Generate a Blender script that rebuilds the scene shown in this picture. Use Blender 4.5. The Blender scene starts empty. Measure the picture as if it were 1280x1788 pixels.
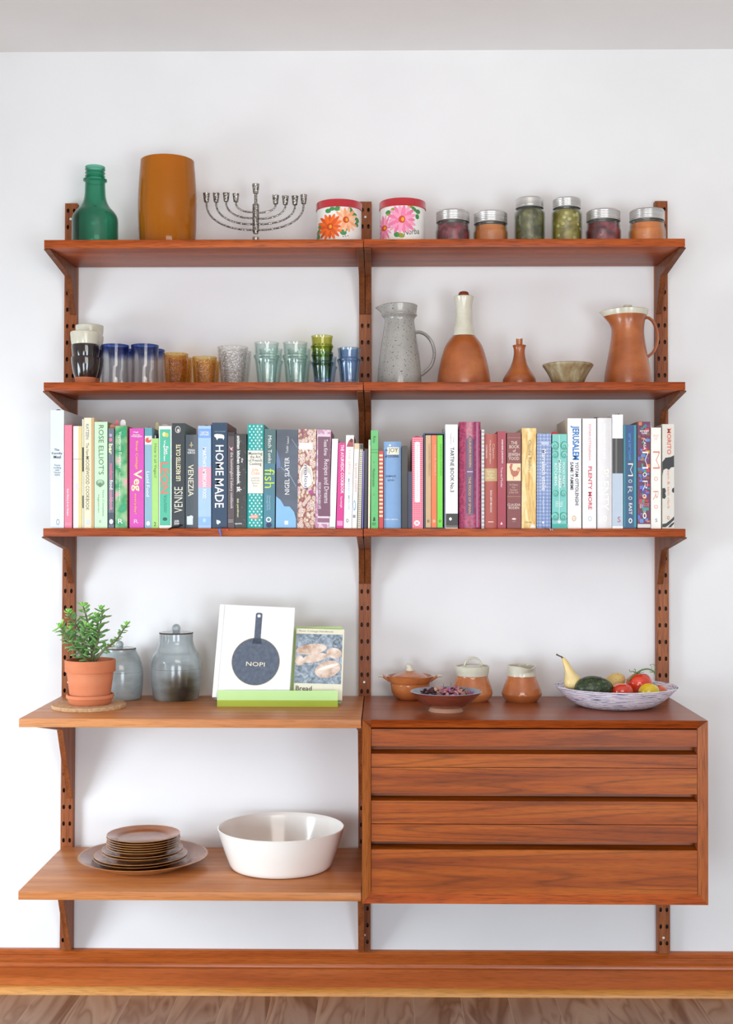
import bpy, bmesh, math, random
from mathutils import Vector, Matrix
random.seed(7)
PI = math.pi
SC = bpy.context.scene
COL = SC.collection
# ------------------------------------------------------------------ camera
CX, CD, CZ, YAW, PITCH, ROLL, F = 0.0514, 3.4761, 1.2640, 0.0135, 0.0097, 0.0008, 2237.73
def cam_axes():
    cy, sy, cp, sp, cr, sr = math.cos(YAW), math.sin(YAW), math.cos(PITCH), math.sin(PITCH), math.cos(ROLL), math.sin(ROLL)
    f = Vector((-sy*cp, cy*cp, sp)); r = Vector((cy, sy, 0)); u = r.cross(f)
    return cr*r + sr*u, -sr*r + cr*u, f
RT, UP, FW = cam_axes()
cam = bpy.data.objects.new('camera', bpy.data.cameras.new('camera')); COL.objects.link(cam)
m = Matrix((RT, UP, -FW)).transposed().to_4x4(); m.translation = Vector((CX, -CD, CZ))
cam.matrix_world = m
cam.data.sensor_fit = 'HORIZONTAL'; cam.data.sensor_width = 36; cam.data.lens = F/1280*36
SC.camera = cam
# ------------------------------------------------------------------ light
def lin(h):
    if isinstance(h, str):
        h = h.lstrip('#'); h = [int(h[i:i+2], 16)/255 for i in (0, 2, 4)]
    return tuple((c/12.92 if c <= 0.04045 else ((c+0.055)/1.055)**2.4) for c in h)
w = bpy.data.worlds.new('world'); SC.world = w; w.use_nodes = True
bg = w.node_tree.nodes['Background']; bg.inputs[0].default_value = (*lin('d3e1f5'), 1); bg.inputs[1].default_value = 0.54
def area(name, loc, target, sx, sy, energy, col):
    l = bpy.data.lights.new(name, 'AREA'); l.shape = 'RECTANGLE'; l.size = sx; l.size_y = sy
    l.energy = energy; l.color = col
    o = bpy.data.objects.new(name, l); COL.objects.link(o); o.location = loc
    o.rotation_euler = (Vector(target)-Vector(loc)).to_track_quat('-Z', 'Z').to_euler()
    return o
ws = area('window_light_side', (-2.55, -1.55, 0.78), (-0.2, -0.1, 0.15), 1.3, 0.9, 27, (0.80, 0.91, 1.0)); ws.data.spread = math.radians(110)
area('window_light_rear', (1.5, -4.6, 0.62), (0.3, 0, 0.3), 1.1, 1.0, 47, (0.79, 0.90, 1.0))
area('window_light_rear_second', (-0.9, -4.6, 0.62), (0.0, 0, 0.3), 1.0, 1.0, 40, (0.79, 0.90, 1.0))
area('ceiling_fill_added', (0.3, -2.6, 1.75), (0.3, -0.9, 2.6), 1.2, 0.8, 21, (1.0, 0.93, 0.87))  # added warm fill that lifts the ceiling, not a lamp of the room
SC.view_settings.view_transform = 'Standard'; SC.view_settings.look = 'None'
SC.view_settings.gamma = 1; SC.view_settings.use_curve_mapping = False
SC.view_settings.exposure = -0.09
SC.cycles.transparent_max_bounces = 40
# ------------------------------------------------------------------ measuring helpers
def ray(px, py):
    return (FW*F + RT*(px-640) - UP*(py-894))
def P(px, py, Y):            # a point seen in the photograph, on the upright plane y = Y
    d = ray(px, py); t = (Y+CD)/d.y
    return Vector((CX+d.x*t, Y, CZ+d.z*t))
def G(px, py, Z):            # a point seen in the photograph, on the level plane z = Z
    d = ray(px, py); t = (Z-CZ)/d.z
    return Vector((CX+d.x*t, -CD+d.y*t, Z))
def SPX(Y): return F/(CD+Y)  # pixels per metre at depth Y
# ------------------------------------------------------------------ materials
MC = {}
def newmat(name):
    m_ = bpy.data.materials.new(name); m_.use_nodes = True
    return m_, m_.node_tree, m_.node_tree.nodes['Principled BSDF']
def N(nt, t, **kw):
    n = nt.nodes.new(t)
    for k, v in kw.items():
        if k.startswith('i_'): n.inputs[int(k[2:])].default_value = v
        else: setattr(n, k, v)
    return n
def ramp(nt, stops, interp='LINEAR'):
    r = nt.nodes.new('ShaderNodeValToRGB'); r.color_ramp.interpolation = interp
    e = r.color_ramp.elements
    while len(e) < len(stops): e.new(0.5)
    for el, (p, c) in zip(e, stops):
        el.position = p; el.color = (*(lin(c) if isinstance(c, str) else c), 1)
    return r
def coords(nt, scale=(1, 1, 1), rnd=True, rot=(0, 0, 0)):
    tc = N(nt, 'ShaderNodeTexCoord'); mp = N(nt, 'ShaderNodeMapping')
    mp.inputs['Scale'].default_value = scale; mp.inputs['Rotation'].default_value = rot
    if rnd:
        oi = N(nt, 'ShaderNodeObjectInfo'); ad = N(nt, 'ShaderNodeVectorMath', operation='MULTIPLY_ADD')
        ad.inputs[1].default_value = (3.1, 2.3, 1.7)
        nt.links.new(oi.outputs['Random'], ad.inputs[0]); nt.links.new(tc.outputs['Object'], ad.inputs[2])
        nt.links.new(ad.outputs[0], mp.inputs[0])
    else: nt.links.new(tc.outputs['Object'], mp.inputs[0])
    return mp
def plain(h, rough=0.5, metal=0, coat=0, spec=0.5):
    key = (h, rough, metal, coat, spec)
    if key in MC: return MC[key]
    m_, nt, b = newmat('paint_'+str(h).strip('#'))
    b.inputs['Base Color'].default_value = (*lin(h), 1); b.inputs['Roughness'].default_value = rough
    b.inputs['Metallic'].default_value = metal; b.inputs['Coat Weight'].default_value = coat
    b.inputs['Coat Roughness'].default_value = 0.1
    b.inputs['Specular IOR Level'].default_value = spec
    if h not in ('#000000',):
        mp = coords(nt, (30, 30, 30)); n = N(nt, 'ShaderNodeTexNoise'); n.inputs['Scale'].default_value = 2
        nt.links.new(mp.outputs[0], n.inputs['Vector'])
        hs = N(nt, 'ShaderNodeHueSaturation'); hs.inputs['Color'].default_value = (*lin(h), 1)
        mr = N(nt, 'ShaderNodeMapRange'); mr.inputs[3].default_value = 0.95; mr.inputs[4].default_value = 1.05
        nt.links.new(n.outputs[0], mr.inputs[0]); nt.links.new(mr.outputs[0], hs.inputs['Value'])
        nt.links.new(hs.outputs[0], b.inputs['Base Color'])
    MC[key] = m_; return m_
def noisemat(name, stops, scale=(10, 10, 10), ns=1.0, detail=4, rough=0.5, bump=0, coat=0, interp='LINEAR', dist=0, speck=None, rnd=True, metal=0):
    if name in MC: return MC[name]
    m_, nt, b = newmat(name)
    mp = coords(nt, scale, rnd); n = N(nt, 'ShaderNodeTexNoise')
    n.inputs['Scale'].default_value = ns; n.inputs['Detail'].default_value = detail; n.inputs['Distortion'].default_value = dist
    nt.links.new(mp.outputs[0], n.inputs['Vector'])
    r = ramp(nt, stops, interp); nt.links.new(n.outputs[0], r.inputs[0]); out = r.outputs[0]
    if speck:
        sc, thr, colr = speck
        mp2 = coords(nt, (sc, sc, sc)); n2 = N(nt, 'ShaderNodeTexNoise'); n2.inputs['Scale'].default_value = 1; n2.inputs['Detail'].default_value = 1
        nt.links.new(mp2.outputs[0], n2.inputs['Vector'])
        r2 = ramp(nt, [(thr, (0, 0, 0)), (thr+0.03, (1, 1, 1))]); nt.links.new(n2.outputs[0], r2.inputs[0])
        mx = N(nt, 'ShaderNodeMix', data_type='RGBA'); nt.links.new(r2.outputs[0], mx.inputs[0])
        nt.links.new(out, mx.inputs[6]); mx.inputs[7].default_value = (*lin(colr), 1); out = mx.outputs[2]
    nt.links.new(out, b.inputs['Base Color'])
    b.inputs['Roughness'].default_value = rough; b.inputs['Coat Weight'].default_value = coat; b.inputs['Coat Roughness'].default_value = 0.12
    b.inputs['Metallic'].default_value = metal
    if bump:
        bp = N(nt, 'ShaderNodeBump'); bp.inputs['Strength'].default_value = bump; bp.inputs['Distance'].default_value = 0.001
        nt.links.new(n.outputs[0], bp.inputs['Height']); nt.links.new(bp.outputs[0], b.inputs['Normal'])
    MC[name] = m_; return m_
def wood(name, dark, mid, light, axis='x', rough=0.42, stretch=26, ring=0.0, coat=0.0, fib=0.25):
    m_, nt, b = newmat(name)
    s = {'x': (1.0, stretch, stretch), 'z': (stretch, stretch, 1.0), 'y': (stretch, 1.0, stretch)}[axis]
    mp = coords(nt, s); n = N(nt, 'ShaderNodeTexNoise'); n.inputs['Scale'].default_value = 1.3
    n.inputs['Detail'].default_value = 5; n.inputs['Distortion'].default_value = 0.4; n.inputs['Roughness'].default_value = 0.55
    nt.links.new(mp.outputs[0], n.inputs['Vector'])
    r = ramp(nt, [(0.28, dark), (0.5, mid), (0.72, light)]); nt.links.new(n.outputs[0], r.inputs[0])
    s2 = tuple(c*10 if c > 1.5 else 14.0 for c in s)
    mp2 = coords(nt, s2); n2 = N(nt, 'ShaderNodeTexNoise'); n2.inputs['Scale'].default_value = 1.6; n2.inputs['Detail'].default_value = 3
    nt.links.new(mp2.outputs[0], n2.inputs['Vector'])
    r2 = ramp(nt, [(0.36, (1-fib*1.6,)*3), (0.5, (1, 1, 1)), (0.7, (1+fib*0.3,)*3)]); nt.links.new(n2.outputs[0], r2.inputs[0])
    mx = N(nt, 'ShaderNodeMix', data_type='RGBA', blend_type='MULTIPLY'); mx.inputs[0].default_value = 1
    nt.links.new(r.outputs[0], mx.inputs[6]); nt.links.new(r2.outputs[0], mx.inputs[7]); out = mx.outputs[2]
    if ring:
        s3 = {'x': (0.6, 3, 13), 'z': (13, 3, 0.6), 'y': (13, 0.6, 3)}[axis]
        mp3 = coords(nt, s3); n3 = N(nt, 'ShaderNodeTexNoise'); n3.inputs['Scale'].default_value = 1.0; n3.inputs['Detail'].default_value = 1.5
        nt.links.new(mp3.outputs[0], n3.inputs['Vector'])
        mu = N(nt, 'ShaderNodeMath', operation='MULTIPLY'); mu.inputs[1].default_value = 26; nt.links.new(n3.outputs[0], mu.inputs[0])
        pp = N(nt, 'ShaderNodeMath', operation='PINGPONG'); pp.inputs[1].default_value = 1; nt.links.new(mu.outputs[0], pp.inputs[0])
        r3 = ramp(nt, [(0.0, (1-ring,)*3), (0.35, (1, 1, 1)), (1.0, (1.04,)*3)]); nt.links.new(pp.outputs[0], r3.inputs[0])
        mx3 = N(nt, 'ShaderNodeMix', data_type='RGBA', blend_type='MULTIPLY'); mx3.inputs[0].default_value = 1
        nt.links.new(out, mx3.inputs[6]); nt.links.new(r3.outputs[0], mx3.inputs[7]); out = mx3.outputs[2]
    nt.links.new(out, b.inputs['Base Color'])
    b.inputs['Roughness'].default_value = rough; b.inputs['Specular IOR Level'].default_value = 0.28; b.inputs['Coat Weight'].default_value = coat; b.inputs['Coat Roughness'].default_value = 0.25
    bp = N(nt, 'ShaderNodeBump'); bp.inputs['Strength'].default_value = 0.12; bp.inputs['Distance'].default_value = 0.0006
    nt.links.new(n2.outputs[0], bp.inputs['Height']); nt.links.new(bp.outputs[0], b.inputs['Normal'])
    return m_
def glass(name, face, edge, gloss=1.0, bump=None, band=None, rough=0.03):
    if name in MC: return MC[name]
    m_ = bpy.data.materials.new(name); m_.use_nodes = True; nt = m_.node_tree; nt.nodes.clear()
    out = N(nt, 'ShaderNodeOutputMaterial'); tr = N(nt, 'ShaderNodeBsdfTransparent'); gl = N(nt, 'ShaderNodeBsdfGlossy')
    gl.inputs['Roughness'].default_value = rough; gl.inputs[0].default_value = (gloss, gloss, gloss, 1)
    lw = N(nt, 'ShaderNodeLayerWeight'); lw.inputs[0].default_value = 0.5
    f5 = N(nt, 'ShaderNodeMath', operation='POWER'); f5.inputs[1].default_value = 4.5; nt.links.new(lw.outputs['Facing'], f5.inputs[0])
    fr = N(nt, 'ShaderNodeMath', operation='MULTIPLY_ADD'); fr.inputs[1].default_value = 0.75; fr.inputs[2].default_value = 0.035; nt.links.new(f5.outputs[0], fr.inputs[0])
    pw = N(nt, 'ShaderNodeMath', operation='POWER'); pw.inputs[1].default_value = 2.2; nt.links.new(lw.outputs['Facing'], pw.inputs[0])
    mx = N(nt, 'ShaderNodeMix', data_type='RGBA'); mx.inputs[6].default_value = (*lin(face), 1); mx.inputs[7].default_value = (*lin(edge), 1)
    nt.links.new(pw.outputs[0], mx.inputs[0]); colo = mx.outputs[2]
    if band:     # a coloured zone fading downward: (z_start, z_end, colour)
        tc = N(nt, 'ShaderNodeTexCoord'); sx = N(nt, 'ShaderNodeSeparateXYZ'); nt.links.new(tc.outputs['Object'], sx.inputs[0])
        mr = N(nt, 'ShaderNodeMapRange'); mr.inputs[1].default_value = band[0]; mr.inputs[2].default_value = band[1]
        nt.links.new(sx.outputs[2], mr.inputs[0])
        mb = N(nt, 'ShaderNodeMix', data_type='RGBA', blend_type='MULTIPLY'); mb.inputs[7].default_value = (*lin(band[2]), 1)
        nt.links.new(mr.outputs[0], mb.inputs[0]); nt.links.new(colo, mb.inputs[6]); colo = mb.outputs[2]
    if bump:
        mp = coords(nt, (bump[0],)*3); vo = N(nt, 'ShaderNodeTexVoronoi'); vo.inputs['Scale'].default_value = 1
        nt.links.new(mp.outputs[0], vo.inputs['Vector'])
        bp = N(nt, 'ShaderNodeBump'); bp.inputs['Strength'].default_value = bump[1]; bp.inputs['Distance'].default_value = 0.002
        nt.links.new(vo.outputs['Distance'], bp.inputs['Height'])
        for n_ in (gl, lw): nt.links.new(bp.outputs[0], n_.inputs['Normal'])
        r = ramp(nt, [(0.1, (1.0, 1.0, 1.0)), (0.75, (bump[2],)*3)]); nt.links.new(vo.outputs['Distance'], r.inputs[0])
        mb = N(nt, 'ShaderNodeMix', data_type='RGBA', blend_type='MULTIPLY'); mb.inputs[0].default_value = 1
        nt.links.new(colo, mb.inputs[6]); nt.links.new(r.outputs[0], mb.inputs[7]); colo = mb.outputs[2]
    nt.links.new(colo, tr.inputs[0])
    ms = N(nt, 'ShaderNodeMixShader'); nt.links.new(fr.outputs[0], ms.inputs[0]); nt.links.new(tr.outputs[0], ms.inputs[1]); nt.links.new(gl.outputs[0], ms.inputs[2])
    nt.links.new(ms.outputs[0], out.inputs[0])
    MC[name] = m_; return m_
# ------------------------------------------------------------------ object helpers
def tag(o, label=None, cat=None, group=None, kind=None):
    if label: o['label'] = label
    if cat: o['category'] = cat
    if group: o['group'] = group
    if kind: o['kind'] = kind
    return o
def thing(name, label, cat, loc=(0, 0, 0), rz=0, group=None):
    o = bpy.data.objects.new(name, None); o.empty_display_size = 0.02; COL.objects.link(o)
    o.location = loc; o.rotation_euler = (0, 0, rz)
    return tag(o, label, cat, group)
def obj(name, bm, mats, parent=None, smooth=True, angle=35, label=None):
    bmesh.ops.recalc_face_normals(bm, faces=bm.faces)
    me = bpy.data.meshes.new(name); bm.to_mesh(me); bm.free()
    for mm in (mats if isinstance(mats, (list, tuple)) else [mats]): me.materials.append(mm)
    if smooth:
        for p in me.polygons: p.use_smooth = True
        me.set_sharp_from_angle(angle=math.radians(angle))
    o = bpy.data.objects.new(name, me); COL.objects.link(o)
    if parent: o.parent = parent
    if label: o['label'] = label
    return o
def copy_tree(o, parent=None):
    c = o.copy(); COL.objects.link(c)
    if parent: c.parent = parent
    for ch in o.children: copy_tree(ch, c)
    return c
def box(bm, a, b, bev=0, mi=0, segs=2):
    x0, y0, z0 = a; x1, y1, z1 = b
    vs = [bm.verts.new(p) for p in ((x0,y0,z0),(x1,y0,z0),(x1,y1,z0),(x0,y1,z0),(x0,y0,z1),(x1,y0,z1),(x1,y1,z1),(x0,y1,z1))]
    fs = [bm.faces.new([vs[i] for i in q]) for q in ((0,3,2,1),(4,5,6,7),(0,1,5,4),(1,2,6,5),(2,3,7,6),(3,0,4,7))]
    for f in fs: f.material_index = mi
    if bev:
        es = list({e for f in fs for e in f.edges})
        r = bmesh.ops.bevel(bm, geom=es, offset=bev, segments=segs, affect='EDGES', profile=0.5)
        for f in r['faces']: f.material_index = mi
    return vs
def lathe(bm, prof, seg=48, c=(0, 0, 0), mi=0, caps=True, mod=None):
    rings = []
    for (r, z) in prof:
        if r < 1e-6: rings.append([bm.verts.new((c[0], c[1], c[2]+z))])
        else:
            ring = []
            for i in range(seg):
                a = 2*PI*i/seg; rr = r; zz = z
                if mod: rr, zz = mod(r, z, a)
                ring.append(bm.verts.new((c[0]+rr*math.cos(a), c[1]+rr*math.sin(a), c[2]+zz)))
            rings.append(ring)
    for A, B in zip(rings, rings[1:]):
        for i in range(seg):
            j = (i+1) % seg
            if len(A) == 1 and len(B) == 1: continue
            if len(A) == 1: f = bm.faces.new((A[0], B[j], B[i]))
            elif len(B) == 1: f = bm.faces.new((A[i], A[j], B[0]))
            else: f = bm.faces.new((A[i], A[j], B[j], B[i]))
            f.material_index = mi
    if caps:
        for R_ in (rings[0], rings[-1]):
            if len(R_) > 1:
                f = bm.faces.new(R_); f.material_index = mi
    return rings
def catmull(pts, n=6):
    out = []
    P_ = [Vector(p) for p in pts]
    for i in range(len(P_)-1):
        p0 = P_[i-1] if i else P_[0]*2-P_[1]; p1 = P_[i]; p2 = P_[i+1]; p3 = P_[i+2] if i+2 < len(P_) else P_[-1]*2-P_[-2]
        for k in range(n):
            t = k/n
            out.append(0.5*((2*p1)+(p2-p0)*t+(2*p0-5*p1+4*p2-p3)*t*t+(3*p1-p0-3*p2+p3)*t**3))
    out.append(P_[-1]); return out
def spl(prof, n=4):
    return [(max(p.x, 0), p.y) for p in catmull([(a, b, 0) for a, b in prof], n)]
def tube(bm, pts, rad, seg=10, mi=0, flat=None, caps=True):
    pts = [Vector(p) for p in pts]; n = len(pts)
    rads = rad if isinstance(rad, (list, tuple)) else [rad]*n
    rings = []; up = None
    for i, p in enumerate(pts):
        t = (pts[min(i+1, n-1)]-pts[max(i-1, 0)]).normalized()
        if up is None: up = t.orthogonal().normalized() if flat is None else Vector(flat[1]).normalized()
        if flat is not None: up = Vector(flat[1]).normalized()
        s = t.cross(up).normalized(); up = s.cross(t).normalized()
        k = flat[0] if flat else 1
        rings.append([bm.verts.new(p + (s*math.cos(2*PI*j/seg) + up*k*math.sin(2*PI*j/seg))*rads[i]) for j in range(seg)])
    for A, B in zip(rings, rings[1:]):
        for j in range(seg):
            f = bm.faces.new((A[j], A[(j+1) % seg], B[(j+1) % seg], B[j])); f.material_index = mi
    if caps:
        for R_ in (rings[0], rings[-1]):
            f = bm.faces.new(R_); f.material_index = mi
def ellipsoid(bm, c, r, rot=None, useg=12, vseg=8, mi=0, fn=None):
    vs = []
    M = rot or Matrix.Identity(3)
    def pt(a, b):
        v = Vector((math.cos(b)*math.cos(a), math.cos(b)*math.sin(a), math.sin(b)))
        if fn: v = fn(v)
        return M @ Vector((v.x*r[0], v.y*r[1], v.z*r[2])) + Vector(c)
    bot = bm.verts.new(pt(0, -PI/2)); top = bm.verts.new(pt(0, PI/2))
    rows = [[bm.verts.new(pt(2*PI*i/useg, -PI/2+PI*(j+1)/vseg)) for i in range(useg)] for j in range(vseg-1)]
    for i in range(useg):
        k = (i+1) % useg
        fs = [bm.faces.new((bot, rows[0][k], rows[0][i])), bm.faces.new((top, rows[-1][i], rows[-1][k]))]
        for A, B in zip(rows, rows[1:]): fs.append(bm.faces.new((A[i], A[k], B[k], B[i])))
        for f in fs: f.material_index = mi
def prism_x(bm, prof, x0, x1, mi=0):     # closed (y, z) outline pushed along x
    A = [bm.verts.new((x0, y, z)) for y, z in prof]; B = [bm.verts.new((x1, y, z)) for y, z in prof]
    n = len(prof); fs = [bm.faces.new(A), bm.faces.new(B)]
    for i in range(n): fs.append(bm.faces.new((A[i], A[(i+1) % n], B[(i+1) % n], B[i])))
    for f in fs: f.material_index = mi
_TX = {}
def text2d(s, bold=0.0, spacing=1.0):
    key = (s, bold, spacing)
    if key in _TX: return _TX[key]
    c = bpy.data.curves.new('t', 'FONT'); c.body = s; c.resolution_u = 2; c.offset = bold; c.align_x = 'CENTER'; c.space_line = 0.85
    c.space_character = spacing
    o = bpy.data.objects.new('t', c); COL.objects.link(o)
    dg = bpy.context.evaluated_depsgraph_get(); dg.update()
    me = bpy.data.meshes.new_from_object(o.evaluated_get(dg))
    vs = [(v.co.x, v.co.y) for v in me.vertices]; fs = [tuple(p.vertices) for p in me.polygons]
    bpy.data.objects.remove(o); bpy.data.curves.remove(c); bpy.data.meshes.remove(me)
    x0 = min(v[0] for v in vs); x1 = max(v[0] for v in vs); y0 = min(v[1] for v in vs); y1 = max(v[1] for v in vs)
    vs = [((x-x0)/(x1-x0), (y-y0)/max(y1-y0, 1e-6)) for x, y in vs]
    _TX[key] = (vs, fs); return _TX[key]
def add_text(bm, s, mapf, bold=0.0, mi=0, spacing=1.0):
    vs, fs = text2d(s, bold, spacing)
    V = [bm.verts.new(mapf(u, v)) for u, v in vs]
    for f in fs:
        try: bm.faces.new([V[i] for i in f]).material_index = mi
        except ValueError: pass
def pxprof(Y, z0, pts):     # silhouette measured in the photograph -> metric (radius, height)
    s = SPX(Y)
    return [(r/s, P(640, y, Y).z-z0) if not isinstance(y, tuple) else (r/s, y[0]) for r, y in pts]
def inner(prof, t, base):   # hollow a vessel: outer profile (bottom to top) -> outer + rim + inner
    out = list(prof); top = prof[-1]
    out.append((top[0]-t*0.5, top[1]+t*0.35))
    for r, z in reversed(prof):
        if z <= base: break
        out.append((max(r-t, 0.0005), z if z < top[1]-1e-6 else top[1]-t*0.1))
    out.append((max(out[-1][0]*0.9, 0.0005), base)); out.append((0, base))
    return out
def vessel(bm, prof, t, base, seg=56, mi=0, mod=None):
    lathe(bm, [(0, prof[0][1])]+inner(prof, t, base), seg, mi=mi, caps=False, mod=mod)
# ------------------------------------------------------------------ dimensions (metres)
Z1, Z2, Z3, Z4, Z5, ZB = 1.9798, 1.6207, 1.2536, 0.8024, 0.3940, 0.3700
ZCEIL = 2.5537; UD = 0.022; D1 = 0.2448; D2 = 0.4227; TH = 0.0205; XE = 0.8046; XE2 = 0.8147
# ------------------------------------------------------------------ the room
mw = noisemat('wall_paint', [(0.3, '#e9e8e7'), (0.7, '#efeeed')], (2, 2, 2), 1.5, 3, rough=0.85, bump=0.06)
mc = noisemat('ceiling_paint', [(0.3, '#ebe9e7'), (0.7, '#f0eeec')], (2, 2, 2), 1.5, 3, rough=0.9, bump=0.05)
bm = bmesh.new(); box(bm, (-3.0, 0, -0.1), (3.4, 0.12, 2.75)); tag(obj('wall_back', bm, mw, smooth=False), 'white painted wall behind the teak shelving', 'wall', kind='structure')
bm = bmesh.new(); box(bm, (-3.0, -5.1, ZCEIL), (3.4, 0, ZCEIL+0.1)); tag(obj('ceiling', bm, mc, smooth=False), 'off-white ceiling above the shelving', 'ceiling', kind='structure')
# side wall with the window opening that lets the daylight in
bm = bmesh.new()
for a, b in (((-2.8, -5.1, 0), (-2.65, -2.3, ZCEIL)), ((-2.8, -0.8, 0), (-2.65, 0, ZCEIL)), ((-2.8, -2.3, 0), (-2.65, -0.8, 0.3)), ((-2.8, -2.3, 1.85), (-2.65, -0.8, ZCEIL))): box(bm, a, b)
tag(obj('wall_left', bm, mw, smooth=False), 'white side wall with the window opening', 'wall', kind='structure')
bm = bmesh.new(); box(bm, (3.2, -5.1, 0), (3.35, 0, ZCEIL)); tag(obj('wall_right', bm, mw, smooth=False), 'white side wall on the right', 'wall', kind='structure')
# floor boards running toward the wall
mf, nt, b = newmat('floor_laminate')
tc = N(nt, 'ShaderNodeTexCoord'); sx = N(nt, 'ShaderNodeSeparateXYZ'); nt.links.new(tc.outputs['Object'], sx.inputs[0])
xs = P(639, 1741, -0.04).x; PW = 82.2/SPX(-0.04)
dv = N(nt, 'ShaderNodeMath', operation='MULTIPLY_ADD'); dv.inputs[1].default_value = 1/PW; dv.inputs[2].default_value = -xs/PW+40; nt.links.new(sx.outputs[0], dv.inputs[0])
fl = N(nt, 'ShaderNodeMath', operation='FLOOR'); nt.links.new(dv.outputs[0], fl.inputs[0])
frc = N(nt, 'ShaderNodeMath', operation='FRACT'); nt.links.new(dv.outputs[0], frc.inputs[0])
cb = N(nt, 'ShaderNodeCombineXYZ'); nt.links.new(fl.outputs[0], cb.inputs[2])
mu = N(nt, 'ShaderNodeMath', operation='MULTIPLY'); mu.inputs[1].default_value = 7.31; nt.links.new(fl.outputs[0], mu.inputs[0])
ay = N(nt, 'ShaderNodeMath', operation='ADD'); nt.links.new(sx.outputs[1], ay.inputs[0]); nt.links.new(mu.outputs[0], ay.inputs[1])
sxs = N(nt, 'ShaderNodeMath', operation='MULTIPLY'); sxs.inputs[1].default_value = 11; nt.links.new(sx.outputs[0], sxs.inputs[0])
ays = N(nt, 'ShaderNodeMath', operation='MULTIPLY'); ays.inputs[1].default_value = 1.7; nt.links.new(ay.outputs[0], ays.inputs[0])
nt.links.new(sxs.outputs[0], cb.inputs[0]); nt.links.new(ays.outputs[0], cb.inputs[1])
n = N(nt, 'ShaderNodeTexNoise'); n.inputs['Scale'].default_value = 1.0; n.inputs['Detail'].default_value = 2.5; n.inputs['Distortion'].default_value = 0.9
nt.links.new(cb.outputs[0], n.inputs['Vector'])
m2 = N(nt, 'ShaderNodeMath', operation='MULTIPLY'); m2.inputs[1].default_value = 11; nt.links.new(n.outputs[0], m2.inputs[0])
pg = N(nt, 'ShaderNodeMath', operation='PINGPONG'); pg.inputs[1].default_value = 1; nt.links.new(m2.outputs[0], pg.inputs[0])
r1 = ramp(nt, [(0, '#8a6c58'), (0.4, '#a88a74'), (1, '#b59b86')]); nt.links.new(pg.outputs[0], r1.inputs[0])
r0 = ramp(nt, [(0.3, '#b9a294'), (0.55, '#ffffff'), (0.8, '#fff4e4')]); nt.links.new(n.outputs[0], r0.inputs[0])
mx = N(nt, 'ShaderNodeMix', data_type='RGBA', blend_type='MULTIPLY'); mx.inputs[0].default_value = 0.9; nt.links.new(r1.outputs[0], mx.inputs[6]); nt.links.new(r0.outputs[0], mx.inputs[7])
rs = ramp(nt, [(0.0, (1, 1, 1)), (0.012, (0, 0, 0))]); nt.links.new(frc.outputs[0], rs.inputs[0])
ms = N(nt, 'ShaderNodeMix', data_type='RGBA'); nt.links.new(rs.outputs[0], ms.inputs[0]); nt.links.new(mx.outputs[2], ms.inputs[6]); ms.inputs[7].default_value = (*lin('#c9b7a6'), 1)
nt.links.new(ms.outputs[2], b.inputs['Base Color']); b.inputs['Roughness'].default_value = 0.4
bm = bmesh.new(); box(bm, (-3.0, -5.1, -0.08), (3.4, 0, 0)); tag(obj('floor', bm, mf, smooth=False), 'brown wood-look laminate floor boards below the baseboard', 'floor', kind='structure')
# baseboard and quarter round
mbb = wood('baseboard_wood', '#9c4a18', '#b05822', '#c06a32', 'x', 0.3, 20, coat=0.35, fib=0.12)
mqr = wood('quarter_round_wood', '#b9722f', '#cf8a42', '#dca05c', 'x', 0.35, 20, coat=0.2, fib=0.15)
bm = bmesh.new()
prism_x(bm, [(0, 0), (-0.016, 0), (-0.016, 0.068), (-0.0172, 0.0672), (-0.0225, 0.0700), (-0.0240, 0.074), (-0.0230, 0.079), (-0.0215, 0.082), (-0.0228, 0.086), (-0.0235, 0.090), (-0.0200, 0.094), (-0.0190, 0.0955), (-0.0205, 0.0975), (-0.0190, 0.0995), (-0.0160, 0.1010), (-0.0170, 0.1035), (-0.0130, 0.1065), (-0.0135, 0.1090), (-0.0100, 0.114), (0, 0.115)], -2.65, 3.2)
tag(obj('baseboard_back', bm, mbb, angle=20), 'glossy orange-brown moulded wooden baseboard along the wall', 'baseboard', kind='structure')
bm = bmesh.new()
prism_x(bm, [(-0.0162, 0.0)]+[(-0.0162-0.0185*math.cos(a), 0.0185*math.sin(a)) for a in [i*PI/2/8 for i in range(9)]], -2.65, 3.2)
tag(obj('trim_1', bm, mqr, angle=60), 'lighter honey-coloured quarter-round strip at the foot of the baseboard', 'trim', kind='structure')
# ------------------------------------------------------------------ teak shelving
TD, TM, TL = '#88370d', '#a24714', '#b85b22'
teak = wood('teak_along_x', TD, TM, TL, 'x', 0.42, 24, ring=0.10)
teak_under = teak
teak_up = wood('teak_upright', '#7a3f1e', '#935029', '#a66338', 'z', 0.45, 30)
teak_br = wood('teak_bracket', '#5f2d15', '#76401f', '#8a4e2b', 'z', 0.45, 30)
teak_shelf = wood('teak_low_shelf', '#b06a38', '#c27c48', '#d0905c', 'x', 0.38, 26, ring=0.06, fib=0.12)
teak_top = wood('teak_cabinet_top', '#843f22', '#98502e', '#a85f3c', 'x', 0.32, 26, ring=0.08, fib=0.15)
teak_front = wood('teak_drawer', '#7e370a', '#a04c10', '#b4601a', 'x', 0.4, 30, ring=0.34, coat=0.05, fib=0.15)
teak_frame_v = wood('teak_frame_upright', '#86401a', '#a2551f', '#b66a30', 'z', 0.38, 26, coat=0.08)
dark_in = plain('#1c0d07', 0.8)
screw_m = plain('#e6e4e0', 0.35, 0.3)
PITCHH = 29.02/SPX(-UD)
ZH0 = P(121, 1032, -UD).z
WH = 0.0166
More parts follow.
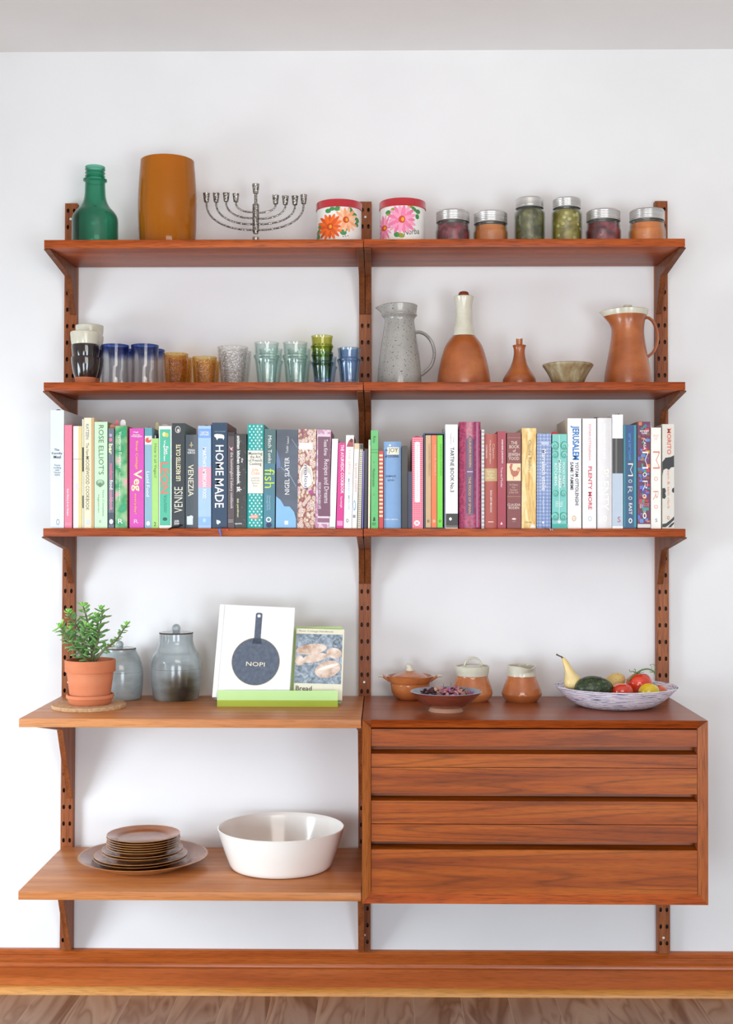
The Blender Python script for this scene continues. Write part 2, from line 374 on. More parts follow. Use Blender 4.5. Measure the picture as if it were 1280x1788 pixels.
def upright(label, xt, xb, ztop, zbot, screws):
    t = thing('wall_upright', label, 'shelf upright', (xb, 0, zbot), group='teak wall uprights')
    H = ztop-zbot; bm = bmesh.new(); yf = -UD
    def X(x, z): return x+(xt-xb)*z/H
    rows = []; k = 0
    zc = ZH0
    while zc < ztop-0.012: zc += PITCHH
    zc -= PITCHH
    while zc > zbot+0.012: rows.append(zc-zbot); zc -= PITCHH
    a_, b_ = 0.0037, 0.0062
    def cell(x0, x1, z0, z1, zcen):
        cx_ = (x0+x1)/2; bord = []
        n_ = 4
        for i in range(n_): bord.append((x0+(x1-x0)*i/n_, z0))
        for i in range(n_): bord.append((x1, z0+(z1-z0)*i/n_))
        for i in range(n_): bord.append((x1-(x1-x0)*i/n_, z1))
        for i in range(n_): bord.append((x0, z1-(z1-z0)*i/n_))
        O = [bm.verts.new((X(p[0], p[1]), yf, p[1])) for p in bord]
        ang = [math.atan2((p[1]-zcen)/b_*0.6, (p[0]-cx_)/a_) for p in bord]
        E1 = [bm.verts.new((X(cx_+a_*math.cos(a), zcen+b_*math.sin(a)), yf, zcen+b_*math.sin(a))) for a in ang]
        E2 = [bm.verts.new((X(cx_+a_*0.9*math.cos(a)+0.0008, zcen), yf+0.009, zcen-0.001+b_*0.8*math.sin(a))) for a in ang]
        n = len(O)
        for i in range(n):
            j = (i+1) % n
            bm.faces.new((O[i], O[j], E1[j], E1[i])); f = bm.faces.new((E1[i], E1[j], E2[j], E2[i])); f.material_index = 1
        f = bm.faces.new(E2); f.material_index = 1
    def quad(z0, z1):
        bm.faces.new([bm.verts.new(p) for p in ((X(-WH, z0), yf, z0), (X(WH, z0), yf, z0), (X(WH, z1), yf, z1), (X(-WH, z1), yf, z1))])
    hh = PITCHH/2
    lo = min(rows)-0.008; hi = max(rows)+0.008
    quad(0, lo); quad(hi, H)
    for r_ in rows:
        z0 = max(r_-hh, lo); z1 = min(r_+hh, hi)
        cell(-WH, 0, z0, z1, r_); cell(0, WH, z0, z1, r_)
    q = lambda *p: bm.faces.new([bm.verts.new(v) for v in p])
    q((X(-WH, 0), yf, 0), (X(-WH, H), yf, H), (X(-WH, H), -0.0008, H), (X(-WH, 0), -0.0008, 0))
    q((X(WH, 0), yf, 0), (X(WH, 0), -0.0008, 0), (X(WH, H), -0.0008, H), (X(WH, H), yf, H))
    q((X(-WH, H), yf, H), (X(WH, H), yf, H), (X(WH, H), -0.0008, H), (X(-WH, H), -0.0008, H))
    q((X(-WH, 0), yf, 0), (X(-WH, 0), -0.0008, 0), (X(WH, 0), -0.0008, 0), (X(WH, 0), yf, 0))
    q((X(-WH, 0), -0.0008, 0), (X(-WH, H), -0.0008, H), (X(WH, H), -0.0008, H), (X(WH, 0), -0.0008, 0))
    bmesh.ops.remove_doubles(bm, verts=bm.verts, dist=1e-5)
    obj('post', bm, [teak_up, plain('#3a1c0e', 0.7)], t, smooth=False)
    for (sx_, sy_) in screws:
        p = P(sx_, sy_, -UD)
        b2 = bmesh.new(); prof = [(0, -0.001), (0.0034, -0.001), (0.0034, 0.0008), (0.0026, 0.0014), (0.0012, 0.0014), (0.0010, 0.0006), (0, 0.0006)]
        lathe(b2, prof, 16, caps=False)
        bmesh.ops.rotate(b2, cent=(0, 0, 0), matrix=Matrix.Rotation(PI/2, 3, 'X'), verts=b2.verts)
        bmesh.ops.translate(b2, vec=(p.x-xb, -UD, p.z-zbot), verts=b2.verts)
        obj('screw', b2, screw_m, t, label='pale metal screw')
def ux(pl, pr, py):
    return (P(pl, py, -UD).x+P(pr, py, -UD).x)/2
zb_ = P(640, 1664, -UD).z
upright('tall teak upright with paired peg holes at the left end of the shelving', ux(113.6, 135, 355), ux(103.8, 126, 1660), P(124, 355, -UD).z, 0.1155, [(123.5, 382.5), (119.5, 1191)])
upright('tall teak upright between the two bays of the shelving', ux(627.5, 648.7, 352), ux(625.5, 647, 1660), P(638, 352, -UD).z, 0.1155, [(638, 379), (636, 1191), (636.5, 1632.5)])
upright('tall teak upright at the right end of the shelving', ux(1143.5, 1166, 351), ux(1148.5, 1170, 1660), P(1155, 351, -UD).z, 0.1155, [(1158.8, 1637.5)])
xl_t = lambda z: None
def upx(side, z):   # centre of an upright at height z
    t_, b_ = {-1: (ux(113.6, 135, 355), ux(103.8, 126, 1660)), 0: (ux(627.5, 648.7, 352), ux(625.5, 647, 1660)), 1: (ux(1143.5, 1166, 351), ux(1148.5, 1170, 1660))}[side]
    return b_+(t_-b_)*(z-0.1155)/(2.135-0.1155)
def bracket(par, x0w, zt, depth, outward, mat=None, drop=0.128, kd=0.050, kz=0.036):
    # x0w: world x of the bracket's middle at the upright; outward: sideways spread toward the front
    t = 0.0158/2; bm = bmesh.new(); y0 = -UD-0.0006
    prof = [(0, 0), (-depth+0.006, 0), (-depth+0.006, -0.0035), (-kd, -kz), (-0.0075, -drop), (0, -drop)]
    rings = []
    for s in (-1, 1):
        rings.append([bm.verts.new((x0w-par.location.x+s*t+outward*(-y)/depth, y0+y, zt+z-par.location.z-0.0003)) for y, z in prof])
    A, B = rings; n = len(prof); bm.faces.new(A); bm.faces.new(B)
    for i in range(n): bm.faces.new((A[i], A[(i+1) % n], B[(i+1) % n], B[i]))
    bmesh.ops.recalc_face_normals(bm, faces=bm.faces)
    bmesh.ops.bevel(bm, geom=list(bm.edges), offset=0.0008, segments=1, affect='EDGES')
    obj('bracket', bm, mat or teak_br, par, angle=30)
def shelf(label, xa, xb, z, depth, mat, group, bside, brk=((-1,), (1,)), zoff=0, bk=None, out=(0, 0), yb=-UD-0.0006):
    c = (xa+xb)/2; t = thing('wall_shelf', label, 'shelf', (c, 0, z-TH), group=group)
    bm = bmesh.new(); box(bm, (xa-c, -UD-depth, 0), (xb-c, yb, TH), 0.0010)
    obj('board', bm, mat, t, angle=30)
    for (x, o) in bk: bracket(t, x, z-TH, depth, o)
    return t
H8 = 0.0083
for z, zn, lb in ((Z1, 'top', 'holding the {} on the top row'), (Z2, 'second', 'holding the {} on the second row'), (Z3, 'third', 'holding cookbooks on the third row')):
    things_l = {'top': 'green bottle, amber vase and candelabrum', 'second': 'drinking glasses', 'third': ''}[zn]
    things_r = {'top': 'preserve jars', 'second': 'stoneware jugs', 'third': ''}[zn]
    shelf(('left-bay teak shelf '+lb).format(things_l), -XE, -0.0008, z, D1, teak, 'narrow teak shelves', 0, bk=((upx(-1, z)+H8, -0.010), (upx(0, z)-H8, -0.001)))
    shelf(('right-bay teak shelf '+lb).format(things_r), 0.0008, XE, z, D1, teak, 'narrow teak shelves', 0, bk=((upx(0, z)+H8, 0.001), (upx(1, z)-H8, 0.010)))
def low_shelf(label, z, mat):
    t = shelf(label, -XE2, -0.0016, z, D2-0.004, mat, 'deep teak shelves', 0, bk=())
    for x, o in ((upx(-1, z)+H8, -0.012), (upx(0, z)-H8, -0.001)): bracket(t, x, z-TH, D2-0.045, o*1.2, teak_up, drop=0.256, kd=0.10, kz=0.057)
    return t
low_shelf('deep teak shelf with the potted plant and grey lidded jars', Z4, teak_shelf)
low_shelf('deep teak shelf near the floor with the plates and white bowl', Z5, teak_shelf)
# ------------------------------------------------------------------ drawer cabinet
yf = -UD-D2
cab = thing('drawer_cabinet', 'wall-hung teak cabinet with three grooved drawers under the pottery', 'cabinet', (0.4075, 0, ZB))
cx_ = 0.4075; x0, x1 = 0.0008-cx_, XE2-cx_; zt = Z4-ZB
T = 0.0205; RC = 0.016   # board thickness, how far the drawers sit back
bm = bmesh.new()
yb = -UD-0.0006
box(bm, (x0+T, yf+RC+0.06, T), (x1-T, yb, zt-T))
box(bm, (x0+0.0002, yf+RC+0.003, 0.0002), (x1-0.0002, yb, T)); 
box(bm, (x0+0.0002, yf+RC+0.003, T), (x0+T, yb, zt-T)); box(bm, (x1-T, yf+RC+0.003, T), (x1-0.0002, yb, zt-T))
obj('carcass', bm, teak_top, cab, smooth=False)
bm = bmesh.new()
prism_x(bm, [(yb, zt), (yf, zt), (yf+RC+0.003, zt-T), (yb, zt-T)], 0, 1)
# mitred ends of the top board
for v in bm.verts:
    isr = v.co.x > 0.5
    e = x1 if isr else x0
    slope = T if v.co.z < zt-1e-4 else 0
    v.co.x = e-slope if isr else e+slope
obj('cabinet_top', bm, teak_top, cab, smooth=False)
def frame_bar(corners_out, corners_in, mat, name):
    bm = bmesh.new()
    (a, b), (c, d) = corners_out, corners_in
    A = [bm.verts.new((p[0], yf, p[1])) for p in (a, b)]; I = [bm.verts.new((p[0], yf+RC, p[1])) for p in (c, d)]
    A2 = [bm.verts.new((p[0], yf+RC+0.003, p[1])) for p in (a, b)]; I2 = [bm.verts.new((p[0], yf+RC+0.003, p[1])) for p in (c, d)]
    bm.faces.new((A[0], A[1], I[1], I[0])); bm.faces.new((A2[0], A2[1], I2[1], I2[0])); bm.faces.new((A[0], A[1], A2[1], A2[0]))
    bm.faces.new((I[0], I[1], I2[1], I2[0])); bm.faces.new((A[0], I[0], I2[0], A2[0])); bm.faces.new((A[1], I[1], I2[1], A2[1]))
    obj(name, bm, mat, cab, smooth=False)
frame_bar(((x0, 0), (x0, zt)), ((x0+T, T), (x0+T, zt-T)), teak_frame_v, 'frame_bar')
frame_bar(((x1, 0), (x1, zt)), ((x1-T, T), (x1-T, zt-T)), teak_frame_v, 'frame_bar')
frame_bar(((x0, 0), (x1, 0)), ((x0+T, T), (x1-T, T)), teak, 'frame_bar')
bm = bmesh.new()
prism_x(bm, [(yf-0.0004, zt), (yf+RC, zt-T), (yf+RC+0.002, zt-T), (yf+0.002, zt)], x0+T, x1-T)
obj('frame_bar', bm, teak, cab, smooth=False)
ydr = yf+RC
zp = lambda py: P(800, py, ydr).z-ZB
for (a, g0, g1, b_) in ((1273.2, 1303, 1316.5, 1339.6), (1340.6, 1385.5, 1398.5, 1438.4), (1439.6, 1470, 1483.5, 1562.5)):
    bm = bmesh.new(); za, zg0, zg1, zb2 = zp(a), zp(g0), zp(g1), zp(b_)
    prof = [(ydr, zb2), (ydr, zg1), (ydr+0.010, zg1-0.001), (ydr+0.038, zg1+0.004), (ydr+0.040, zg0+0.004), (ydr+0.003, zg0), (ydr, zg0), (ydr, za), (ydr+0.05, za), (ydr+0.05, zb2)]
    A = [bm.verts.new((x0+T+0.0012, y, z)) for y, z in prof]; B = [bm.verts.new((x1-T-0.0012, y, z)) for y, z in prof]
    n_ = len(prof); bm.faces.new(A); bm.faces.new(B)
    for i in range(n_): bm.faces.new((A[i], A[(i+1) % n_], B[(i+1) % n_], B[i]))
    obj('drawer', bm, teak_front, cab, smooth=False)
# ------------------------------------------------------------------ glazes and glass
g_green = glass('green_bottle_glass', '#aee0d2', '#54a088', 0.9)
cream_gl = noisemat('cream_glaze', [(0.3, '#c9c4ae'), (0.7, '#d8d4c2')], (30, 30, 30), 1, 3, rough=0.18, speck=(420, 0.74, '#8d8268'))
brown_st = noisemat('tan_stoneware', [(0.25, '#8e4a22'), (0.5, '#a65a2c'), (0.75, '#b86d3b')], (14, 14, 20), 1, 4, rough=0.3, coat=0.2, speck=(350, 0.72, '#7b3a18'))
honey_st = noisemat('honey_stoneware', [(0.25, '#a5592c'), (0.5, '#bd6f3e'), (0.75, '#cd8652')], (14, 14, 14), 1, 4, rough=0.16, coat=0.6, speck=(350, 0.7, '#8a4320'))
grey_st = noisemat('speckled_grey_stoneware', [(0.3, '#8f8c86'), (0.7, '#a5a29b')], (12, 12, 12), 1, 4, rough=0.25, coat=0.4, speck=(260, 0.66, '#514d48'))
dark_gl = noisemat('dark_brown_glaze', [(0.3, '#1d1512'), (0.7, '#3a2a22')], (25, 25, 12), 1, 3, rough=0.1, coat=0.6)
terra = noisemat('terracotta', [(0.25, '#bf6a44'), (0.5, '#ce7a52'), (0.8, '#d98c66')], (9, 9, 16), 1, 4, rough=0.8, bump=0.15)
silver = noisemat('silver_metal', [(0.3, '#a8a49c'), (0.7, '#d8d5cf')], (60, 60, 60), 1, 2, rough=0.3, metal=0.9)
m_, nt, b = newmat('hammered_silver'); b.inputs['Metallic'].default_value = 0.85; b.inputs['Roughness'].default_value = 0.28
mp = coords(nt, (260, 260, 260)); vo = N(nt, 'ShaderNodeTexVoronoi'); vo.inputs['Scale'].default_value = 1; nt.links.new(mp.outputs[0], vo.inputs['Vector'])
r = ramp(nt, [(0.1, '#c9c5bd'), (0.7, '#6b665e')]); nt.links.new(vo.outputs['Distance'], r.inputs[0]); nt.links.new(r.outputs[0], b.inputs['Base Color'])
bp = N(nt, 'ShaderNodeBump'); bp.inputs['Strength'].default_value = 0.8; bp.inputs['Distance'].default_value = 0.001; bp.invert = True
nt.links.new(vo.outputs['Distance'], bp.inputs['Height']); nt.links.new(bp.outputs[0], b.inputs['Normal'])
hammered = m_
lidm = noisemat('zinc_lid', [(0.3, '#b9b7b3'), (0.7, '#dcdad6')], (4, 4, 60), 1, 2, rough=0.3, metal=0.8)
def at(px, Y, Z): return (P(px, 900, Y).x, Y, Z)
TS = 1.9798
# ------------------------------------------------------------------ top row
# green bottle
Y = -0.14
t = thing('glass_bottle', 'green glass bottle with a threaded neck at the left end of the top shelf', 'bottle', at(164.5, Y, Z1))
pf = [(31, 436.5), (37, 436), (40, 433), (40, 400), (40, 385), (38.5, 377), (34, 369.5), (27, 362), (21.5, 353), (18.5, 342), (17.5, 327), (17.3, 318)]
pf2 = spl(pxprof(Y, Z1, pf), 3)
pf2 = [(r, max(z, 0)) for r, z in pf2]
neck = pxprof(Y, Z1, [(18.5, 316.5), (20.8, 315), (20.8, 312.5), (17.5, 310.5)]+[(16.4+1.3*max(0, math.sin(k*PI/2)), 308.5-k*1.45) for k in range(11)]+[(17.2, 293), (17.2, 290.5)])
bm = bmesh.new(); vessel(bm, pf2+neck, 0.0028, 0.006); obj('bottle_body', bm, g_green, t)
# amber vase
Y = -0.145
m_, nt, b = newmat('amber_glass'); b.inputs['Base Color'].default_value = (*lin('#c9780f'), 1); b.inputs['Roughness'].default_value = 0.08; b.inputs['Coat Weight'].default_value = 0.5
nt.nodes.remove(nt.nodes['Principled BSDF'])
out = nt.nodes['Material Output']
pb = N(nt, 'ShaderNodeBsdfDiffuse'); pb.inputs[0].default_value = (*lin('#e08c0c'), 1)
tl = N(nt, 'ShaderNodeBsdfTranslucent'); tl.inputs[0].default_value = (*lin('#f6b030'), 1)
tr = N(nt, 'ShaderNodeBsdfTransparent'); tr.inputs[0].default_value = (*lin('#e39a30'), 1)
gl = N(nt, 'ShaderNodeBsdfGlossy'); gl.inputs['Roughness'].default_value = 0.06
m1 = N(nt, 'ShaderNodeMixShader', i_0=0.55); nt.links.new(pb.outputs[0], m1.inputs[1]); nt.links.new(tl.outputs[0], m1.inputs[2])
m2 = N(nt, 'ShaderNodeMixShader', i_0=0.22); nt.links.new(m1.outputs[0], m2.inputs[1]); nt.links.new(tr.outputs[0], m2.inputs[2])
fr = N(nt, 'ShaderNodeFresnel'); fr.inputs[0].default_value = 1.45
m3 = N(nt, 'ShaderNodeMixShader'); nt.links.new(fr.outputs[0], m3.inputs[0]); nt.links.new(m2.outputs[0], m3.inputs[1]); nt.links.new(gl.outputs[0], m3.inputs[2])
nt.links.new(m3.outputs[0], out.inputs[0]); amber = m_
bm = bmesh.new()
pf = spl(pxprof(Y, Z1, [(40, 437), (46.5, 435), (49, 420), (50.6, 390), (51, 360), (50.6, 340), (49, 312), (46.6, 281)]), 4)
pf = [(r, max(z, 0)) for r, z in pf]
vessel(bm, pf, 0.0035, 0.008, 72); o = obj('glass_vase', bm, amber); o.location = at(291, Y, Z1)
tag(o, 'large amber glass vase on the top shelf beside the green bottle', 'vase')
# candelabrum
Y = -0.13; s = SPX(Y)
t = thing('candelabrum', 'silver nine-branched candelabrum with hammered cups on the top shelf', 'candelabrum', at(445.8, Y, Z1))
def L(px, py, dy=0): p = P(px, py, Y); return Vector((p.x-t.location.x, dy, p.z-Z1))
bm = bmesh.new(); lathe(bm, [(0, 0), (0.034, 0), (0.034, 0.003), (0.030, 0.006), (0.012, 0.011), (0.0068, 0.017), (0.0060, 0.022), (0.0074, 0.028), (0.0090, 0.034), (0.0085, 0.0365), (0, 0.0365)], 32, caps=False)
obj('base', bm, silver, t)
bm = bmesh.new(); zb0 = L(446, 404).z; zt0 = L(446, 357).z
lathe(bm, [(0, zb0-0.006), (0.0066, zb0-0.006)]+[(0.0082+0.0008*(i % 2), zb0+(zt0-zb0)*i/16) for i in range(17)]+[(0.0040, zt0+0.003), (0.0038, L(446, 339).z), (0, L(446, 339).z)], 20, caps=False)
obj('stem', bm, hammered, t)
def cup(par, px, ytop, ybot, rt, rb, name='candle_cup'):
    a = L(px, ytop); b_ = L(px, ybot); bm = bmesh.new(); k = a.z-b_.z
    lathe(bm, [(0, 0), (rb*0.7, 0), (rb, 0.0012), (rt*0.98, k), (rt*0.82, k), (rt*0.78, k-0.001), (rb*0.7, 0.008), (0, 0.008)], 20, caps=False)
    bmesh.ops.translate(bm, vec=(b_.x, 0, b_.z), verts=bm.verts)
    return obj(name, bm, hammered, par)
cup(t, 446.6, 321.5, 338.5, 6.6/s, 4.6/s)
for px, yt, yb2, xj, yj in ((360.5, 337.5, 353.5, 441, 401.5), (377.5, 337.5, 353.5, 441, 391.5), (395, 337, 352.5, 441, 381), (412, 338.5, 353, 441, 370.5),
                       (481.3, 341, 357, 451, 371.5), (498.3, 342.5, 358, 451, 382), (515, 342.5, 358.5, 451, 391.5), (530.3, 340.5, 356.5, 451, 401.5)):
    bm = bmesh.new(); a = L(px, yb2+0.5); b_ = L(xj, yj); pts = []
    for i in range(15):
        th = PI/2*i/14
        pts.append(Vector((b_.x+(a.x-b_.x)*math.sin(th)**0.92, 0, b_.z+(a.z-b_.z)*(1-math.cos(th)**0.9))))
    tube(bm, pts, [0.0024+0.00025*(i % 2) for i in range(15)], 8)
    ar = obj('arm', bm, hammered, t); cup(ar, px, yt, yb2, 6.2/s, 4.2/s)
# painted tins
tin_w = plain('#e9e6e0', 0.3, 0, 0.3); tin_r = plain('#b8202c', 0.3, 0, 0.4)
def tin(cx, label, group, lidy, sidey, lidbot, rad, deco):
    Y = -0.16; s = SPX(Y); loc = at(cx, Y, Z1); R = rad/s
    t = thing('storage_tin', label, 'tin', loc, group=group)
    zl = P(640, lidbot, Y).z-Z1; zt = P(640, sidey, Y).z-Z1
    mats = [tin_w, plain('#ef6a14', 0.4), plain('#f4a273', 0.4), plain('#f29ab8', 0.4), plain('#c93f10', 0.4), plain('#e8a21c', 0.4), plain('#3f8a4a', 0.4), plain('#8f9c1e', 0.4), plain('#3a3f3a', 0.4), plain('#f7bf95', 0.4), plain('#e8799f', 0.4), plain('#d8540e', 0.4)]
    bm = bmesh.new(); lathe(bm, [(0, 0), (R-0.001, 0), (R, 0.001), (R, zl+0.006), (0, zl+0.006)], 80, caps=False)
    def mp_(px, py, off):
        u = max(-0.98, min(0.98, (px-cx)/rad)); a = math.asin(u)-PI/2
        return Vector(((R+off)*math.cos(a), (R+off)*math.sin(a), P(640, py, Y-R*0.8).z-Z1))
    def blob(c, pts, mi, off):
        rings = 4; ctr = bm.verts.new(mp_(c[0], c[1], off)); prev = None; n = len(pts)
        for k in range(1, rings+1):
            ring = [bm.verts.new(mp_(c[0]+(p[0]-c[0])*k/rings, c[1]+(p[1]-c[1])*k/rings, off)) for p in pts]
            for i in range(n):
                j = (i+1) % n
                f = bm.faces.new((ctr, ring[i], ring[j])) if prev is None else bm.faces.new((prev[i], ring[i], ring[j], prev[j]))
                f.material_index = mi
            prev = ring
    def ell(cx_, cy_, a, b_, ang, n=14, wob=0):
        return [(cx_+a*(1+wob*math.sin(5*q))*math.cos(q)*math.cos(ang)-b_*math.sin(q)*math.sin(ang), cy_+a*math.cos(q)*math.sin(ang)+b_*math.sin(q)*math.cos(ang)) for q in [2*PI*i/n for i in range(n)]]
    deco(blob, ell, bm, mp_)
    body = obj('tin_body', bm, mats, t, angle=40)
    bm = bmesh.new(); lathe(bm, [(0, zl), (R+0.0012, zl), (R+0.0022, zl+0.001), (R+0.0015, zl+0.002), (R+0.0015, zt-0.003), (R+0.0005, zt-0.0005), (R-0.0015, zt), (R-0.003, zt-0.0025), (0, zt-0.0025)], 80, caps=False)
    obj('tin_lid', bm, tin_r, t, label='red metal lid')
def daisy(blob, ell, cx, cy, rx, ry, n, mi, mi2, mc_, off, cr=4.5, ph=0):
    for k in range(n):
        a = 2*PI*k/n+ph
        ex, ey = cx+rx*0.55*math.cos(a), cy+ry*0.55*math.sin(a)
        blob((ex, ey), ell(ex, ey, (rx*abs(math.cos(a))+ry*abs(math.sin(a)))*0.46, 2.9*rx/18, math.atan2(math.sin(a)*ry, math.cos(a)*rx)), mi if k % 2 else mi2, off+0.00005*(k % 3))
    blob((cx, cy), ell(cx, cy, cr, cr*1.1, 0), mc_, off+0.0004)
    blob((cx+1.4, cy), ell(cx+1.4, cy, cr*0.45, cr*0.6, 0), 5, off+0.0006)
def deco1(blob, ell, bm, mp_):
    for (x, y, a, b_, g) in ((574, 369, 5, 4, .2), (581, 366, 5, 3.5, 0), (590, 366, 5.5, 4, -.2), (612, 367, 4.5, 4, .9), (619, 375, 4.5, 4, 1), (623, 383, 5, 3.5, 1.5), (622.5, 391, 4, 3, 1.4), (559, 394, 3, 4, 0), (557, 403, 3.4, 5, .2), (556, 412, 3.6, 5, .2), (600, 407, 6, 5, 0.3), (604, 402, 3, 3, 0)):
        blob((x, y), ell(x, y, a, b_, g), 6, 0.0003)
    daisy(blob, ell, 604.5, 385, 17.5, 20, 15, 2, 9, 4, 0.0005, 5.2)
    daisy(blob, ell, 577, 397, 19, 21, 16, 1, 11, 4, 0.0009, 5.5)
    for (x, y) in ((600, 414.5), (604, 413.5), (608, 412.5)): blob((x, y), ell(x, y, 1.2, 0.7, .4), 8, 0.0004)
def deco2(blob, ell, bm, mp_):
    for (x, y, a, b_, g, m_) in ((677.5, 371, 4.5, 4, 0, 6), (678, 374, 3.5, 2.5, 0, 7), (685, 367, 3.2, 3, -.7, 7), (715, 362, 5, 2.5, .4, 7), (722, 366, 6, 3, .7, 6), (728.5, 369.5, 4, 4, 0, 6), (727.5, 378.5, 3.2, 4.4, 0, 6), (692, 411, 5, 4.5, .5, 6), (699, 412.5, 7, 4, .3, 7)):
        blob((x, y), ell(x, y, a, b_, g), m_, 0.0003)
    daisy(blob, ell, 671, 397, 11.5, 22, 14, 3, 10, 4, 0.0005, 4.6)
    daisy(blob, ell, 701, 385, 22, 23, 18, 3, 10, 4, 0.0009, 5.8)
    add_text(bm, 'Norba', lambda u, v: mp_(705+26*u, 413-v*10-u*5, 0.0006), 0.0, 8)
tin(591.7, 'round tin with orange flowers and red lid on the top shelf', 'painted tins', 349, 356.5, 370, 39.2, deco1)
tin(702.7, 'round tin with pink flowers and red lid on the top shelf', 'painted tins', 347, 354.8, 368.5, 39.6, deco2)
# preserve jars
jar_gl = glass('jar_glass', '#fcfdfc', '#d8dedb', 0.9)
def bowlish(name, stops, sc=30, rough=0.35, dist=0.6): return noisemat(name, stops, (sc, sc, sc), 1, 3, rough=rough, coat=0.3, dist=dist)
beet = bowlish('beet_preserve', [(0.35, '#4a1620'), (0.5, '#7a2c3a'), (0.62, '#a84a58')], 36)
apricot = bowlish('apricot_preserve', [(0.3, '#b8642a'), (0.6, '#cf7c3a')], 20)
apricot2 = bowlish('orange_preserve', [(0.3, '#cc6a22'), (0.6, '#e48a40')], 20)
herbs = bowlish('dark_green_pickle', [(0.35, '#3f3e24'), (0.55, '#66663c'), (0.7, '#8a8350')], 55)
pickle_l = bowlish('pickle_brine', [(0.35, '#6a5f1a'), (0.55, '#8f8230'), (0.7, '#a89a4a')], 40)
olive_m = plain('#b9b66a', 0.3, 0, 0.4)
def jar(cx, label, group, lt, lb, hw, lhw, shoulder, content, tall, extra=None, Y=-0.14, txt=True):
    s = SPX(Y); t = thing('preserve_jar', label, 'jar', at(cx, Y, Z1), group=group)
    z = lambda py: P(640, py, Y).z-Z1
    zt_, zl = z(lt), z(lb); R = hw/s; LR = lhw/s; zs = z(shoulder)
    body = spl([(R*0.86, 0), (R*0.96, 0.002), (R, 0.010), (R, zs*0.55), (R, zs-0.006), (R*0.96, zs), (LR*0.97, zl-0.006), (LR*0.95, zl-0.001), (LR*0.94, zl+0.006)], 3)
    body = [(r, max(z_, 0)) for r, z_ in body]
    bm = bmesh.new()
    vessel(bm, body, 0.0022, 0.004, 48)
    g = obj('jar_glass', bm, jar_gl, t)
    if txt:
        bm = bmesh.new()
        def mf_(u, v):
            a = (u-0.5)*0.042/R-PI/2+v*0.05; rr = R+0.0004
            return Vector((rr*math.cos(a), rr*math.sin(a), zs*0.50+u*0.007+v*0.013))
        add_text(bm, 'Ball', mf_, 0.004)
        obj('embossed_script', bm, jar_gl, t)
    bm = bmesh.new()
    cp = [(r-0.0032, z_) for r, z_ in body if z_ < zl-0.008 and z_ > 0.004]
    lathe(bm, [(0, 0.0045), (cp[0][0]*0.9, 0.0045)]+cp+[(0, cp[-1][1])], 40, caps=False); obj('contents', bm, content, t)
    if extra: extra(t, R, zl)
    bm = bmesh.new(); n = 5; pr = [(LR*0.985, zl-0.0035), (LR*1.02, zl-0.0030), (LR*1.02, zl-0.0015)]
    for i in range(n*2+1): pr.append((LR*(1.0+0.018*(i % 2)), zl+(zt_-0.002-zl)*i/(n*2)))
    pr += [(LR*0.97, zt_), (LR*0.86, zt_), (LR*0.86, zt_-0.002)]
    lathe(bm, pr, 56, caps=False); obj('lid_band', bm, lidm, t)
    bm = bmesh.new(); lathe(bm, [(0, zt_-0.0012), (LR*0.6, zt_-0.0012), (LR*0.7, zt_-0.0006), (LR*0.9, zt_-0.0012), (LR*0.9, zt_-0.003), (0, zt_-0.003)], 48, caps=False); obj('lid_disc', bm, lidm, t)
def olives(t, R, zl):
    rnd = random.Random(3); bm = bmesh.new()
    for k in range(19):
        a = rnd.uniform(-PI, 0); z_ = rnd.uniform(0.012, zl-0.016)
        ellipsoid(bm, ((R-0.0115)*math.cos(a), (R-0.0115)*math.sin(a), z_), (0.0098, 0.0098, 0.0100), None, 10, 7)
    obj('olive', bm, olive_m, t, label='pale green olives in the brine')['kind'] = 'stuff'
G_ = 'short preserve jars'
jar(790.7, 'short jar of dark red beets beside the pink-flowered tin', G_, 371, 387.5, 30.2, 28.8, 402, beet, 0)
jar(856.8, 'short jar of brown-orange preserve beside the tall dark green jar', G_, 373, 390.5, 30.6, 28.8, 404, apricot, 0)
jar(925, 'tall jar of dark green herbs with a silver lid', 'tall preserve jars', 348.5, 363.5, 27, 24, 372, herbs, 1)
jar(990, 'tall jar of yellow-green olives with a silver lid', 'tall preserve jars', 349.5, 364, 26.7, 23.8, 372, pickle_l, 1, olives)
jar(1054, 'short jar of dark red beets beside the tall olive jar', G_, 370.5, 386.5, 31, 29, 402, beet, 0)
jar(1130.5, 'short jar of bright orange preserve at the right end of the top shelf', G_, 370, 386, 32, 30, 402, apricot2, 0)
# ------------------------------------------------------------------ second row: cups and glasses
Y = -0.165
def cupmesh(H, R, rf, mats):
    bm = bmesh.new()
    pr = [(rf*0.93, 0), (rf, 0.001), (rf*1.02, H*0.2), (rf*1.08, H*0.3), (R*0.84, H*0.42), (R*0.91, H*0.58), (R*0.965, H*0.74), (R, H*0.92), (R*0.99, H)]
    lathe(bm, [(0, 0)]+inner(pr, 0.0035, 0.006), 40, caps=False)
    for f in bm.faces:
        c = f.calc_center_median()
        if c.z < H*0.30 and abs(c.xy.length) > rf*0.5: f.material_index = 1
    return bm
def cupstack(cx, Yc, rims, mats_l, labels, group, R=24.3, jit=()):
    for i, (ry, mt, lb) in enumerate(zip(rims, mats_l, labels)):
        s = SPX(Yc); ztop = P(640, ry, Yc).z; H = 0.076
        o = obj('stoneware_cup', cupmesh(H, (R+(jit[i][1] if jit else 0))/s, 17.5/s, None), [mt, terra], angle=50)
        o.location = (P(cx+(jit[i][0] if jit else 0), 900, Yc).x, Yc, max(ztop-H, Z2)); tag(o, lb, 'cup', group)
gs = 'stacked stoneware cups'
r0 = 916-(Z2+0.076-CZ)*SPX(Y)
